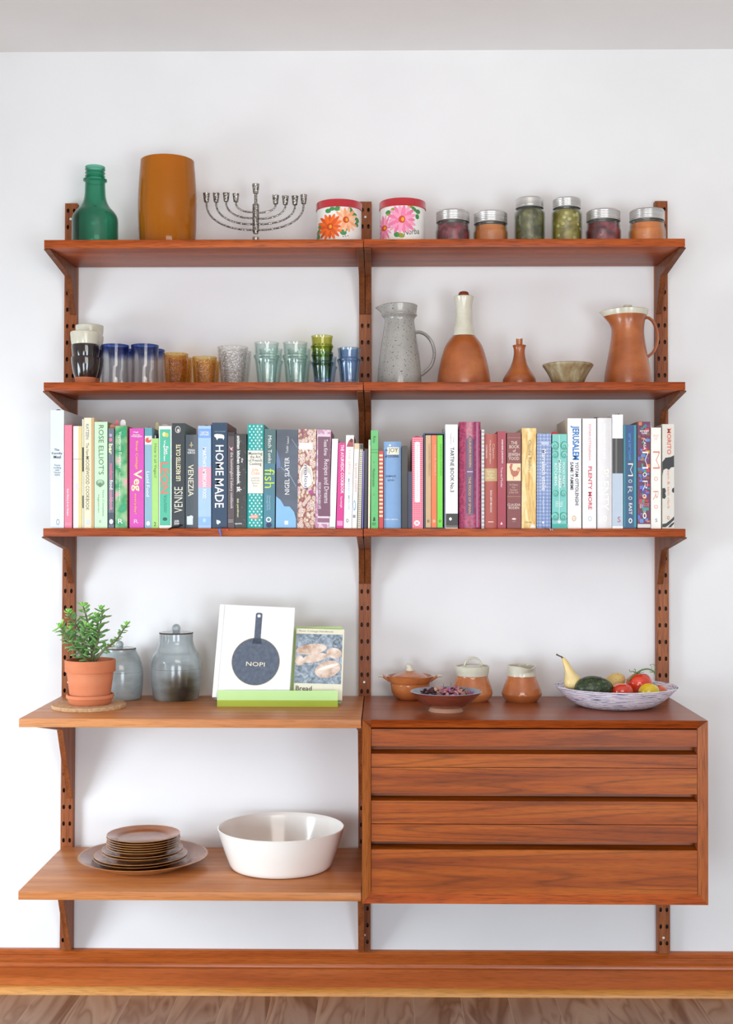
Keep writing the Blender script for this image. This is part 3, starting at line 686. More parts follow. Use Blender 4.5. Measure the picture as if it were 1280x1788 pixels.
cupstack(148.5, Y, (r0, r0-21.5, r0-43.5), (dark_gl, dark_gl, cream_gl), ('dark brown glazed cup with bare clay foot, bottom of the front cup stack', 'dark brown glazed cup in the middle of the front cup stack', 'cream glazed cup on top of the front cup stack'), gs, jit=((0, 0.5), (0, 0), (-1.5, 0.5)))
cupstack(155.5, -0.085, (r0+2, r0-18, r0-37, r0-55), (dark_gl, dark_gl, cream_gl, cream_gl), ('dark glazed cup at the bottom of the rear cup stack', 'dark glazed cup second from the bottom of the rear cup stack', 'cream cup second from the top of the rear cup stack', 'cream glazed cup topping the rear cup stack'), gs)
gb = glass('blue_rim_glass', '#fafafa', '#d2d3d8', 1.0, band=(0.080, 0.104, '#86a0d8'))
gbr = gb
def tumbler(px, Y, label, group, ctop, prof, mat, t_=0.0024, wob=None, mod=None):
    bm = bmesh.new(); vessel(bm, prof, t_, 0.006, 48, mod=mod)
    o = obj('drinking_glass', bm, mat, angle=50); o.location = at(px, Y, Z2); tag(o, label, 'glass', group); return o
Yf, Yr = -0.17, -0.085
s = SPX(Yf)
hb = P(640, 603, Yf).z-Z2
blue_p = spl([(0.029, 0), (0.0345, 0.002), (0.0350, 0.02), (0.0338, 0.05), (0.0345, 0.08), (24.3/s, hb)], 4)
gw = 'blue-rimmed glasses'
tumbler(200.5, Yf, 'clear glass with a cobalt blue rim, front, beside the cup stacks', gw, 0, blue_p, gb)
tumbler(252.3, Yf, 'clear glass with a cobalt blue rim, front, beside the amber tumblers', gw, 0, blue_p, gb)
tumbler(212, Yr, 'blue-rimmed glass behind the front blue-rimmed glass next to the cups', gw, 0, blue_p, gb)
tumbler(263.5, Yr, 'blue-rimmed glass behind the front one next to the amber tumblers', gw, 0, blue_p, gb)
ga = glass('amber_textured_glass', '#ffedb8', '#ecbc60', 1.0, bump=(240, 1.0, 0.86))
gc = glass('clear_textured_glass', '#ffffff', '#dcdbd9', 1.0, bump=(170, 1.0, 0.92))
gy = glass('amber_pale_glass', '#fff2cc', '#efcc80', 1.0, bump=(240, 0.7, 0.90))
def taper(Yc, ry, rt, rb): 
    s_ = SPX(Yc); h = P(640, ry, Yc).z-Z2
    return spl([(rb*0.9/s_, 0), (rb/s_, 0.0015), ((rb+(rt-rb)*0.35)/s_, h*0.33), ((rb+(rt-rb)*0.8)/s_, h*0.75), (rt/s_, h)], 4)
ta = taper(Yf, 618, 22, 18.5)
tumbler(306.3, Yf, 'amber pebble-textured tumbler in front, nearest the blue-rimmed glasses', 'amber textured tumblers', 0, ta, ga)
tumbler(314.5, Yr, 'amber tumbler behind the front amber one nearest the blue-rimmed glasses', 'amber textured tumblers', 0, ta, ga)
tb = taper(Yf, 624, 21.8, 18.5)
tumbler(356.8, Yf, 'paler amber tumbler in front, nearest the clear textured tumbler', 'amber textured tumblers', 0, tb, gy)
tumbler(363, Yr, 'pale amber tumbler behind the one nearest the clear textured tumbler', 'amber textured tumblers', 0, tb, gy)
tc_ = taper(Yf, 606.5, 27, 20)
tumbler(406, Yf, 'large clear pebble-textured tumbler in the front', 'clear textured tumblers', 0, tc_, gc)
tumbler(412.5, Yr, 'clear pebble-textured tumbler behind the larger front one', 'clear textured tumblers', 0, tc_, gc)
# ribbed tea glasses
def beldi(Yc, rimy, basey, R, z0=Z2):
    s_ = SPX(Yc); h = (basey-rimy)/s_; R = R/s_
    return [(R*0.68, 0), (R*0.72, 0.002), (R*0.80, h*0.25), (R*0.88, h*0.45), (R*0.95, h*0.60), (R*1.045, h*0.665), (R*1.06, h*0.69), (R*1.02, h*0.715), (R*0.93, h*0.735), (R*0.93, h*0.80), (R*0.96, h*0.92), (R, h)]
def flute(r, z, a): return (r*(1+0.018*math.cos(16*a)*max(0, min(1, (0.05-z)/0.02))), z)
gt = glass('aqua_tea_glass', '#f7fcfb', '#c4dad6', 1.0)
go = glass('olive_tea_glass', '#f0efbe', '#c0bf62', 1.0)
gg = glass('green_tea_glass', '#e6f2cc', '#9cba72', 1.0)
gu = glass('blue_tea_glass', '#e0eaf6', '#88a6cc', 1.0)
gq = glass('pale_blue_tea_glass', '#f2f7fa', '#b4c8d6', 1.0)
def tea(px, Yc, rimy, basey, R, mat, label, dz=0):
    bm = bmesh.new(); vessel(bm, spl(beldi(Yc, rimy, basey, R), 3), 0.0020, 0.007, 48, mod=flute)
    o = obj('drinking_glass', bm, mat, angle=60); a = at(px, Yc, Z2); o.location = (a[0], a[1], a[2]+dz); tag(o, label, 'glass', 'ribbed tea glasses')
by = 916-(Z2-CZ)*s
tea(465.3, Yf, 598.5, by, 21.6, gt, 'pale aqua ribbed tea glass in front, next to the clear textured tumbler')
tea(515.3, Yf, 598.5, by, 21.6, gt, 'pale aqua ribbed tea glass in front, next to the green glass stack')
tea(472.5, Yr, 607, by+3, 20.8, gt, 'aqua tea glass behind the front one next to the clear textured tumbler')
tea(522, Yr, 607, by+3, 20.8, gt, 'aqua tea glass behind the front one next to the green glass stack')
d = 1/s
tea(563, Yf, 616, by, 19, gu, 'pale blue tea glass at the bottom of the green glass stack')
tea(562.5, Yf, 616, by, 18.4, gg, 'green tea glass in the middle of the green glass stack', 14*d)
tea(562, Yf, 616, by, 19, go, 'olive yellow tea glass on top of the green glass stack', 29*d)
tea(569, Yr, 622, by+4, 19, gq, 'pale blue tea glass behind the green glass stack')
tea(609.5, Yf, 608.5, by, 20.5, gq, 'pale blue tea glass holding a smaller blue one, beside the middle upright')
tea(609, Yf, 610, by-4, 16.8, gu, 'small deep blue tea glass nested in the pale one by the middle upright', 6*d)
# ------------------------------------------------------------------ second row: stoneware
Y = -0.14; s = SPX(Y)
t = thing('stoneware_jug', 'grey speckled stoneware jug with a strap handle and pouring lip', 'jug', at(697.5, Y, Z2))
pp_ = pxprof(Y, Z2, [(36, 677.5), (38, 675), (38.2, 660), (36, 632), (32, 603), (28, 577), (26, 562), (27, 556), (31, 551.5), (30.2, 549), (30, 545), (31.5, 534)])
pp_ = [(r, max(z, 0)) for r, z in spl(pp_, 3)]
ht = pp_[-1][1]
def lip(cdir, reach, w_, zlo, droop=0.0, lift=0.0):
    def f(r, z, a):
        d_ = math.atan2(math.sin(a-cdir), math.cos(a-cdir)); k = math.exp(-(d_/w_)**2)*max(0, min(1, (z-zlo)/(ht-zlo)))**1.4
        return (r+reach*k, z-droop*k+lift*math.exp(-(d_/0.9)**2)*0)
    return f
bm = bmesh.new(); vessel(bm, pp_, 0.004, 0.006, 64, mod=lip(PI, 0.017, 0.33, ht-0.026, 0.006)); obj('jug_body', bm, grey_st, t)
def LP(px, py, o, Yq): p = P(px, py, Yq); return Vector((p.x-o.location.x, 0, p.z-o.location.z))
bm = bmesh.new(); pts = catmull([LP(*q, t, Y) for q in ((722, 581), (733, 580), (745, 586), (755, 600), (758.5, 618), (754, 636), (745, 647), (732, 657))], 4)
tube(bm, pts, 0.0044, 12, flat=(2.0, (0, 1, 0))); obj('handle', bm, grey_st, t)
# flask
t = thing('stoneware_flask', 'large bell-shaped tan flask with a cream neck and round stopper', 'flask', at(809.7, Y, Z2))
bm = bmesh.new()
lo = pxprof(Y, Z2, [(45, 677), (46.3, 672), (46, 662), (43.5, 645), (39, 625), (32.5, 605), (24, 592), (19.8, 587.5)])
hi = pxprof(Y, Z2, [(19.7, 587), (17, 573), (15.2, 560), (14.8, 545), (15.2, 532), (17, 522), (18, 518.8)])
lo = [(r, max(z, 0)) for r, z in spl(lo, 3)]
lathe(bm, [(0, 0)]+lo, 64, caps=False); obj('flask_body', bm, brown_st, t)
bm = bmesh.new(); hh_ = spl(hi, 3); vessel(bm, hh_, 0.004, hh_[2][1], 48); obj('neck', bm, cream_gl, t, label='cream glazed neck')
bm = bmesh.new(); z0 = hh_[-1][1]; lathe(bm, spl([(0.008, z0-0.02), (0.009, z0-0.002), (0.0142, z0+0.0015), (0.0145, z0+0.005), (0.011, z0+0.0125), (0.0002, z0+0.0155)], 4), 28); obj('stopper', bm, plain('#7d3a20', 0.3, 0, 0.3), t, label='dark brown round stopper')
# small flask
t = thing('stoneware_flask', 'small tan stoneware flask with a stopper beside the ribbed bowl', 'flask', at(907, Y, Z2))
pf = [(r, max(z, 0)) for r, z in spl(pxprof(Y, Z2, [(26, 677.5), (28.5, 674), (29, 666), (27, 659), (20.5, 649), (14, 637), (10.4, 623), (9.6, 613), (10.6, 607), (12, 603.8)]), 3)]
bm = bmesh.new(); vessel(bm, pf, 0.003, 0.006, 48); obj('flask_body', bm, brown_st, t)
bm = bmesh.new(); z0 = pf[-1][1]; lathe(bm, [(0, z0-0.012), (0.0075, z0-0.010), (0.008, z0), (0.0086, z0+0.017), (0.0092, z0+0.019), (0, z0+0.0195)], 24, caps=False)
for f in bm.faces:
    if f.calc_center_median().z > z0+0.0172: f.material_index = 1
obj('stopper', bm, [brown_st, cream_gl], t)
# ribbed bowl
ribm = noisemat('ash_glaze', [(0.3, '#84633f'), (0.5, '#9a8a68'), (0.7, '#b5a98a')], (60, 60, 14), 1, 4, rough=0.35, bump=0.3)
Yb = -0.19; sb = SPX(Yb); z = lambda py: P(640, py, Yb).z-Z2
bm = bmesh.new(); zr = z(637)
pf = [(0.036, 0), (0.0385, 0.002), (0.047, zr*0.4), (0.0575, zr*0.75), (43.6/sb, zr*0.93), (43.2/sb, zr)]
vessel(bm, spl(pf, 3), 0.004, 0.006, 64, mod=lambda r, z_, a: (r*(1+0.010*math.cos(28*a)), z_))
o = obj('stoneware_bowl', bm, ribm); o.location = at(992, Yb, Z2); tag(o, 'small ribbed grey-brown bowl between the small flask and the tan jug', 'bowl')
# tan jug with cream rim and lid
t = thing('stoneware_jug', 'tan stoneware jug with a cream glazed rim, lid and loop handle', 'jug', at(1096.5, Y, Z2))
pf = pxprof(Y, Z2, [(39, 677), (41, 673), (40, 655), (36.5, 635), (33.5, 620), (33.2, 617.5), (31, 605), (28.5, 588), (28, 575), (29.5, 562), (33, 552)])
pf = [(r, max(z, 0)) for r, z in spl(pf, 3)]; ht = P(640, 543, Y).z-Z2
bm = bmesh.new(); md = lip(PI, 0.022, 0.36, ht-0.05, 0.004)
full = pf+[(34.5/s, P(640, 547, Y).z-Z2), (35.5/s, ht)]
vessel(bm, full, 0.004, 0.006, 64, mod=md)
zc_ = P(640, 553, Y).z-Z2
for f in bm.faces:
    if f.calc_center_median().z > zc_: f.material_index = 1
obj('jug_body', bm, [brown_st, cream_gl], t)
bm = bmesh.new(); lathe(bm, [(0, ht-0.004), (30/s, ht-0.004), (30/s, ht-0.001), (10/s, ht+0.003), (6/s, ht+0.004), (8/s, ht+0.011), (7/s, ht+0.014), (0, ht+0.015)], 40, caps=False); obj('jug_lid', bm, cream_gl, t)
bm = bmesh.new(); pts = catmull([LP(*q, t, Y) for q in ((1123, 556), (1132, 555), (1141, 563), (1147, 580), (1147.5, 598), (1141, 614), (1130, 624))], 4)
tube(bm, pts, 0.0038, 12, flat=(1.9, (0, 1, 0))); obj('handle', bm, brown_st, t)
# ------------------------------------------------------------------ cookbooks
K = 0.15625
CR = {1: (70, K), 2: (240, K), 3: (390, K), 4: (540, K), 5: (660, K), 6: (800, K), 7: (920, 0.14545), 8: (1040, 0.1454)}
paperm = noisemat('page_block', [(0.3, '#e6dfd0'), (0.7, '#f2ecdf')], (300, 20, 20), 1, 2, rough=0.9)

def stripes_mat(name, c1, c2, c3, fx, fz):
    if name in MC: return MC[name]
    m_, nt, b = newmat(name); tc = N(nt, 'ShaderNodeTexCoord'); sx = N(nt, 'ShaderNodeSeparateXYZ'); nt.links.new(tc.outputs['Object'], sx.inputs[0])
    res = []
    for ax, fr_ in ((0, fx), (2, fz)):
        a = N(nt, 'ShaderNodeMath', operation='MULTIPLY'); a.inputs[1].default_value = fr_; nt.links.new(sx.outputs[ax], a.inputs[0])
        f = N(nt, 'ShaderNodeMath', operation='FRACT'); nt.links.new(a.outputs[0], f.inputs[0])
        g = N(nt, 'ShaderNodeMath', operation='GREATER_THAN'); g.inputs[1].default_value = 0.5; nt.links.new(f.outputs[0], g.inputs[0]); res.append(g)
    ad = N(nt, 'ShaderNodeMath', operation='ADD'); nt.links.new(res[0].outputs[0], ad.inputs[0]); nt.links.new(res[1].outputs[0], ad.inputs[1])
    hv = N(nt, 'ShaderNodeMath', operation='MULTIPLY'); hv.inputs[1].default_value = 0.5; nt.links.new(ad.outputs[0], hv.inputs[0])
    r = ramp(nt, [(0, c1), (0.4, c2), (0.9, c3)], 'CONSTANT'); nt.links.new(hv.outputs[0], r.inputs[0]); nt.links.new(r.outputs[0], b.inputs['Base Color'])
    b.inputs['Roughness'].default_value = 0.6; MC[name] = m_; return m_
def vor_mat(name, stops, scale, feature='F1', rough=0.4, out='Distance', coat=0.2, interp='LINEAR', rand=1.0):
    if name in MC: return MC[name]
    m_, nt, b = newmat(name); mp = coords(nt, scale, False); v = N(nt, 'ShaderNodeTexVoronoi', feature=feature); v.inputs['Scale'].default_value = 1
    v.inputs['Randomness'].default_value = rand
    nt.links.new(mp.outputs[0], v.inputs['Vector']); r = ramp(nt, stops, interp)
    if out == 'Color':
        sx = N(nt, 'ShaderNodeSeparateColor'); nt.links.new(v.outputs['Color'], sx.inputs[0]); nt.links.new(sx.outputs[0], r.inputs[0])
    else: nt.links.new(v.outputs[out], r.inputs[0])
    nt.links.new(r.outputs[0], b.inputs['Base Color']); b.inputs['Roughness'].default_value = rough; b.inputs['Coat Weight'].default_value = coat
    MC[name] = m_; return m_
BSP = {}
def book(crop, X0, X1, T, col, label, items=(), lean=0, d=0.195, kind='hard', bulge=0.0, B=1420, yfront=-0.252, side=None, gloss=0.35, extra=None, z=Z3, name='cookbook', group='cookbooks on the third shelf', px=None):
    ox, k = CR[crop]
    g = lambda X, Yp: (ox+X*k, 700+Yp*k)
    xa, yt = g(X0, T); xb, _ = g(X1, T)
    pb = P((xa+xb)/2-lean, 922, yfront); pt = P((xa+xb)/2, yt, yfront)
    wl = (xb-xa)/SPX(yfront); h = pt.z-z
    ang = math.atan2(pt.x-pb.x, h)
    t = thing(name, label, 'book', (pb.x, yfront, z+abs(math.sin(ang))*wl/2+0.0002), group=group); t.rotation_euler = (0, ang, 0)
    W2 = wl/2-0.0003; n = 8 if bulge else 1
    fr = [(-W2+2*W2*i/n, bulge*(2*i/n-1)**2) for i in range(n+1)]
    def ys(x): return bulge*(x/W2)**2-0.00025
    c = 0.0026 if kind == 'hard' else 0.0007
    c = min(c, W2*0.3)
    mats = [col if not isinstance(col, str) else plain(col, gloss+0.08, 0, 0.06)]
    cm = {}
    def mi(m_):
        m_ = m_ if not isinstance(m_, str) else plain(m_, gloss+0.08, 0, 0.06)
        if m_.name not in cm: mats.append(m_); cm[m_.name] = len(mats)-1
        return cm[m_.name]
    bm = bmesh.new()
    oh = 0.0035 if kind == 'hard' else 0.0
    outl = [(-W2, d)]+fr+[(W2, d)]
    inn = [(-W2+c, d)]+[(max(-W2+c, min(W2-c, x)), y+c) for x, y in fr]+[(W2-c, d)]
    sidei = mi(side) if side else 0
    for i in range(len(outl)-1):
        q = (outl[i], outl[i+1], inn[i+1], inn[i])
        vb = [bm.verts.new((x, y, 0)) for x, y in q]; vt = [bm.verts.new((x, y, h)) for x, y in q]
        s_ = 0 if 0 < i < len(outl)-2 else sidei
        for f in ((vb[0], vb[1], vt[1], vt[0]), (vb[3], vb[2], vt[2], vt[3]), tuple(vb), tuple(vt)): bm.faces.new(f).material_index = s_
        if i == 0: bm.faces.new((vb[0], vb[3], vt[3], vt[0])).material_index = s_
        if i == len(outl)-2: bm.faces.new((vb[1], vb[2], vt[2], vt[1])).material_index = s_
    bmesh.ops.remove_doubles(bm, verts=bm.verts, dist=1e-6)
    bmesh.ops.recalc_face_normals(bm, faces=bm.faces)
    S = SPX(yfront); xc = (xa+xb)/2; total = 922-yt
    def L_(X, Yp, off=0):
        gx, gy = g(X, Yp); tt = (gy-yt)/total
        x = (gx+lean*tt-xc)/S
        return Vector((x, ys(max(-W2, min(W2, x)))-off, P(xc, gy, yfront).z-z))
    for ii, it in enumerate(items):
        off = 0.0001+0.00003*ii
        if it[0] == 'R':
            _, A, Bx, C, D, mc_ = it[:6]
            m_i = mi(mc_); nn = 6 if bulge else 1
            for j in range(nn):
                ua, ub = A+(Bx-A)*j/nn, A+(Bx-A)*(j+1)/nn
                f = bm.faces.new([bm.verts.new(L_(x, y, off)) for x, y in ((ua, D), (ub, D), (ub, C), (ua, C))]); f.material_index = m_i
        elif it[0] == 'P':
            f = bm.faces.new([bm.verts.new(L_(x, y, off)) for x, y in it[1]]); f.material_index = mi(it[2])
        elif it[0] == 'C':
            _, X, Yp, rx, ry, mc_ = it[:6]
            f = bm.faces.new([bm.verts.new(L_(X+rx*math.cos(a), Yp+ry*math.sin(a), off)) for a in [2*PI*i/14 for i in range(14)]]); f.material_index = mi(mc_)
        elif it[0] == 'D':     # regular grid of small diamonds
            _, A, Bx, C, D, nx, ny, rx, ry, mc_ = it; m_i = mi(mc_)
            for j in range(ny):
                for i in range(nx-(j % 2)):
                    X = A+(Bx-A)*(i+0.5+(j % 2)*0.5)/nx; Yp = C+(D-C)*(j+0.5)/ny
                    bm.faces.new([bm.verts.new(L_(X+a*rx, Yp+b_*ry, off)) for a, b_ in ((0, -1), (1, 0), (0, 1), (-1, 0))]).material_index = m_i
    o = obj('cover', bm, mats, t, angle=50); TO = 0.00025+0.00003*len(items)
    bm = bmesh.new(); e = 0.0003
    box(bm, (-W2+c+e, c+bulge+0.0015, oh), (W2-c-e, d-(0.004 if kind == 'hard' else 0.0004), h-oh if kind == 'hard' else h-0.0004)); obj('pages', bm, paperm, t, smooth=False)
    for it in items:
        if it[0] != 'T': continue
        _, s_, A, Bx, C, D, mc_, dr = it[:8]; nm = it[8] if len(it) > 8 else 'spine_lettering'; bold = it[9] if len(it) > 9 else 0.012
        if dr == 'd': f_ = lambda u, v: L_(A+(Bx-A)*v, C+(D-C)*u, TO)
        elif dr == 'u': f_ = lambda u, v: L_(Bx-(Bx-A)*v, D-(D-C)*u, TO)
        else: f_ = lambda u, v: L_(A+(Bx-A)*u, D-(D-C)*v, TO)
        bm = bmesh.new(); add_text(bm, s_, f_, bold); bmesh.ops.recalc_face_normals(bm, faces=bm.faces)
        obj(nm, bm, plain(mc_, 0.5) if isinstance(mc_, str) else mc_, t, smooth=False)
    if extra: extra(t, L_, W2, h, d)
    return t
def flag(col, X, T, w_, hh, yo=0.03, nm='page_marker'):
    def f(t, L_, W2, h, d):
        a = L_(X, T); bm = bmesh.new(); x = a.x; ww = w_*K/SPX(-0.25)/2
        pts = [(x-ww, h-0.01), (x+ww, h-0.01), (x+ww, h+hh*0.7), (x+ww*0.5, h+hh), (x-ww*0.5, h+hh), (x-ww, h+hh*0.7)]
        A = [bm.verts.new((p[0], yo, p[1])) for p in pts]; B_ = [bm.verts.new((p[0], yo+0.0004, p[1])) for p in pts]
        bm.faces.new(A); bm.faces.new(B_)
        for i in range(6): bm.faces.new((A[i], A[(i+1) % 6], B_[(i+1) % 6], B_[i]))
        obj(nm, bm, plain(col, 0.6), t, smooth=False)
    return f
def many(*fs):
    def f(*a):
        for q in fs: q(*a)
    return f
def ribbon(col, pts, w_=0.0045):    # bookmark ribbon lying over the shelf edge, points relative to the book
    def f(t, L_, W2, h, d):
        bm = bmesh.new(); tube(bm, catmull(pts, 4), w_/2, 8, flat=(0.12, (0, 0.3, 1))); obj('ribbon', bm, plain(col, 0.5), t)
    return f
W = '#f4f2ee'
# left bay
book(1, 116, 268, 105, '#dfe5ea', 'tall white cookbook at the left end of the third shelf', [
    ('T', 'The', 158, 215, 535, 560, '#36424c', 'h', 'title'), ('T', 'Family', 132, 250, 575, 605, '#36424c', 'h', 'title'), ('T', 'Meal', 152, 232, 612, 645, '#36424c', 'h', 'title'),
    ('T', 'Home\ncooking\nwith\nFerran\nAdria', 150, 236, 708, 838, '#7a858e', 'h', 'author'), ('T', 'O', 180, 218, 1320, 1390, '#8e979e', 'h', 'publisher_mark', 0)],
    d=0.215, extra=flag('#4a4a4e', 170, 105, 50, 0.005, 0.03))
book(1, 271, 358, 270, '#e87f96', 'slim pink cookbook second from the left end', [('R', 280, 352, 1368, 1372, '#f6b9c4'), ('T', 'Rose Bakery & our Recipes', 296, 322, 985, 1285, '#fff3f4', 'd', 'title'), ('R', 280, 352, 1384, 1388, '#f6b9c4')], side='#d8405c')
book(1, 369, 467, 283, '#f5f2ef', 'cream cookbook with a yellow edge beside the pink one', [('R', 428, 467, 285, 1418, '#e3cf8e'), ('R', 371, 467, 648, 656, '#a9a39a'), ('C', 415, 960, 22, 40, '#dcd6ec')])
book(1, 469, 489, 205, '#e6dfc6', 'very thin striped booklet beside the cream book with a yellow edge', [('R', 472, 488, 520, 790, '#3f4440'), ('R', 472, 488, 1060, 1200, '#6b6f66')], kind='paper')
book(1, 490, 604, 190, '#f3e3c2', 'cream cookbook with grey downward lettering beside the thin striped booklet', [('R', 572, 604, 192, 1418, '#cda878'),
    ('T', 'KATZEN', 512, 545, 260, 430, '#7d97a6', 'd', 'author'), ('T', 'The New', 512, 545, 470, 615, '#8a8a70', 'd', 'title'), ('T', 'MOOSEWOOD COOKBOOK', 510, 550, 620, 1225, '#6e7358', 'd', 'title', 0.006),
    ('R', 508, 556, 1330, 1385, '#cfd8dc')], kind='paper', d=0.20)
book(1, 606, 754, 235, '#c9e8c3', 'pale green cookbook with a large author name and artichoke emblem', [
    ('T', "ROSE ELLIOT'S", 655, 712, 272, 825, '#5f7a5c', 'd', 'author', 0), ('C', 672, 918, 48, 40, '#7c9a7c'), ('C', 672, 905, 30, 24, '#a9c8a5'), ('C', 672, 940, 20, 26, '#6b8a6b'),
    ('T', 'New Complete', 690, 716, 1000, 1290, '#7d9a78', 'd', 'title', 0), ('T', 'Vegetarian', 640, 664, 1040, 1250, '#7d9a78', 'd', 'title', 0), ('T', 'C', 660, 685, 1335, 1360, '#6b8a66', 'h', 'publisher_mark')],
    side='#7d9a62', extra=flag('#e9e2d2', 640, 235, 50, 0.007, 0.14))
book(1, 760, 828, 305, '#6d747d', 'slim grey cookbook with pink and white lettering and pink page markers', [('T', 'bar', 768, 812, 480, 600, '#e9f3b8', 'd', 'title', .03), ('T', 'modern', 778, 816, 700, 880, '#ef7f9c', 'd', 'title', .02), ('T', 'food', 778, 816, 885, 990, W, 'd', 'title', .02), ('T', 'cookbook', 778, 816, 995, 1225, '#f0a0b8', 'd', 'title', .02),
    ('C', 790, 435, 18, 20, '#ee7f92'), ('R', 762, 826, 1250, 1385, '#4c5560'), ('C', 795, 1350, 22, 28, '#e8e8ea'), ('C', 790, 385, 16, 18, '#b9a9c8')],
    extra=many(flag('#d98a70', 790, 305, 60, 0.011, 0.02), flag('#f2808e', 812, 305, 42, 0.024, 0.05)))
green_blur = noisemat('green_pink_photo_cover', [(0.35, '#e8a0b0'), (0.45, '#8fc08a'), (0.6, '#3f9a63'), (0.75, '#35b08a')], (26, 26, 26), 1, 2, rough=0.3)
book(1, 838, 975, 280, green_blur, 'green cookbook with blurred pink flower print and white lettering', [('T', 'Vegetarian Everyday', 872, 912, 345, 755, W, 'd', 'title', 0), ('T', 'fresh from the green kitchen', 880, 900, 800, 1120, W, 'd', 'title', 0), ('T', 'R', 872, 925, 1320, 1372, W, 'h', 'publisher_mark', .0)],
    side='#c9603a', extra=flag('#eceae6', 900, 280, 60, 0.018, 0.03))
book(1, 981, 996, 300, '#2a1613', 'very thin dark filler for the shaded gap between the green and magenta cookbooks', (), kind='paper', yfront=-0.235)  # set-back filler, its dark colour stands in for shade between the spines
book(1, 998, 1162, 308, '#d450ae', 'magenta cookbook with orange and cream downward lettering', [('T', 'Hugh', 1045, 1100, 342, 362, W, 'h', 'author'), ('T', 'Fearnley-\nWhittingstall', 1018, 1140, 372, 410, W, 'h', 'author'),
    ('T', 'River Cottage', 1060, 1098, 450, 765, '#f2b25e', 'd', 'title', .015), ('T', 'Veg', 1020, 1138, 770, 1010, '#f2e3b0', 'd', 'title', .02), ('T', 'everyday!', 1050, 1082, 1035, 1265, '#f2b25e', 'd', 'title', .015), ('T', 'R', 1050, 1098, 1325, 1368, '#f7c9e6', 'h', 'publisher_mark', 0)])
book(1, 1168, 1250, 300, '#8db3c4', 'slim pale blue cookbook with white lettering beside the magenta one', [('R', 1170, 1250, 302, 390, '#5fa0a8'), ('R', 1170, 1250, 392, 490, '#e9dcd8'), ('C', 1210, 440, 34, 30, '#d9624e'), ('C', 1225, 425, 14, 14, '#f0d8d0'), ('T', 'Lucid Food', 1186, 1224, 790, 1070, W, 'd', 'title', .01), ('C', 1208, 1370, 22, 26, '#dfe9ee')],
    extra=many(flag('#b5566a', 1200, 300, 40, 0.004, 0.02), flag('#e5e6b0', 1238, 300, 40, 0.020, 0.09)))
book(2, 160, 236, 420, '#a9d878', 'short lime green booklet beside the pale blue cookbook', [('T', 'How it all Vegan!', 178, 216, 480, 860, '#5d8a48', 'd', 'title', 0), ('T', '2', 184, 208, 1355, 1400, '#4a6a3a', 'h', 'publisher_mark')], kind='paper', extra=many(flag('#3a3636', 200, 420, 44, 0.012, 0.03), flag('#d8d2cc', 184, 420, 16, 0.009, 0.02)))
book(2, 239, 383, 283, '#f1f2ee', 'white-edged green cookbook with outlined red lettering', [('R', 250, 370, 318, 1392, '#54b998'), ('C', 300, 375, 22, 26, '#e9dd9a'), ('C', 328, 382, 20, 24, '#d9c765'), ('T', 'Fast', 312, 345, 510, 600, W, 'd', 'title'), ('T', 'Vegetarian', 288, 315, 440, 672, W, 'd', 'title', .02),
    ('T', 'LEON', 255, 352, 690, 1035, '#e87a6c', 'd', 'title', .02), ('T', 'henry dimbleby\n& jane baxter', 292, 328, 1050, 1255, '#2f7a60', 'd', 'author', 0), ('C', 308, 1322, 26, 20, '#2a5a4a')], extra=flag('#b9b6a0', 285, 283, 70, 0.007, 0.03))
book(2, 386, 530, 250, '#33383c', 'black cookbook with upward cream lettering beside the green one', [('C', 452, 322, 32, 40, '#b9b4a8'), ('C', 452, 322, 22, 28, '#33383c', 0.0003), ('C', 456, 330, 12, 18, '#d9d4c8', 0.0004),
    ('T', 'LES RECETTES CULTE', 432, 482, 488, 895, '#f0e8c0', 'u', 'title', .02), ('T', 'VENISE', 412, 506, 962, 1250, '#e6e2cf', 'u', 'title', -.004), ('T', 'LAURA\nZAVAN', 410, 466, 1332, 1385, W, 'h', 'author', .02)], side='#5d7a72', d=0.2,
    extra=ribbon('#15151c', [(-0.002, 0.012, 0.006), (0.006, -0.002, 0.009), (0.004, -0.010, 0.004), (-0.012, -0.0165, 0.0022), (-0.022, -0.018, -0.003)], 0.011))
book(2, 533, 674, 378, '#4a5258', 'dark grey cookbook with a gold emblem and cream lettering', [('T', 'TESSA\nKIROS', 562, 644, 540, 592, W, 'h', 'author', .01), ('T', 'VENEZIA', 566, 628, 712, 1068, '#e3dcc4', 'd', 'title', .01), ('C', 603, 490, 8, 34, '#b6a47c'), ('C', 603, 495, 24, 7, '#b6a47c'), ('R', 552, 620, 1290, 1385, '#d4dde3'), ('C', 600, 1300, 24, 20, '#d4dde3')], bulge=0.002)
book(2, 676, 824, 280, '#a9c6ea', 'light blue cookbook with a pink label block', [('R', 680, 824, 312, 414, '#7aa6dd'), ('T', 'MARTHA\nSTEWART', 698, 802, 342, 390, W, 'h', 'author', .02), ('R', 680, 824, 742, 968, '#f3a9ba'), ('T', "MARTHA'S", 728, 772, 520, 740, W, 'd', 'title', .02), ('T', 'AMERICAN', 728, 772, 755, 960, W, 'd', 'title', .02), ('T', 'FOOD', 728, 772, 985, 1090, W, 'd', 'title', .02),
    ('R', 680, 824, 1296, 1392, '#8fb6e2'), ('C', 748, 1335, 18, 24, '#b8d0ee')], extra=many(flag('#6a2f7a', 752, 280, 50, 0.004, 0.03), flag('#7d3f8a', 808, 280, 14, 0.006, 0.03)))
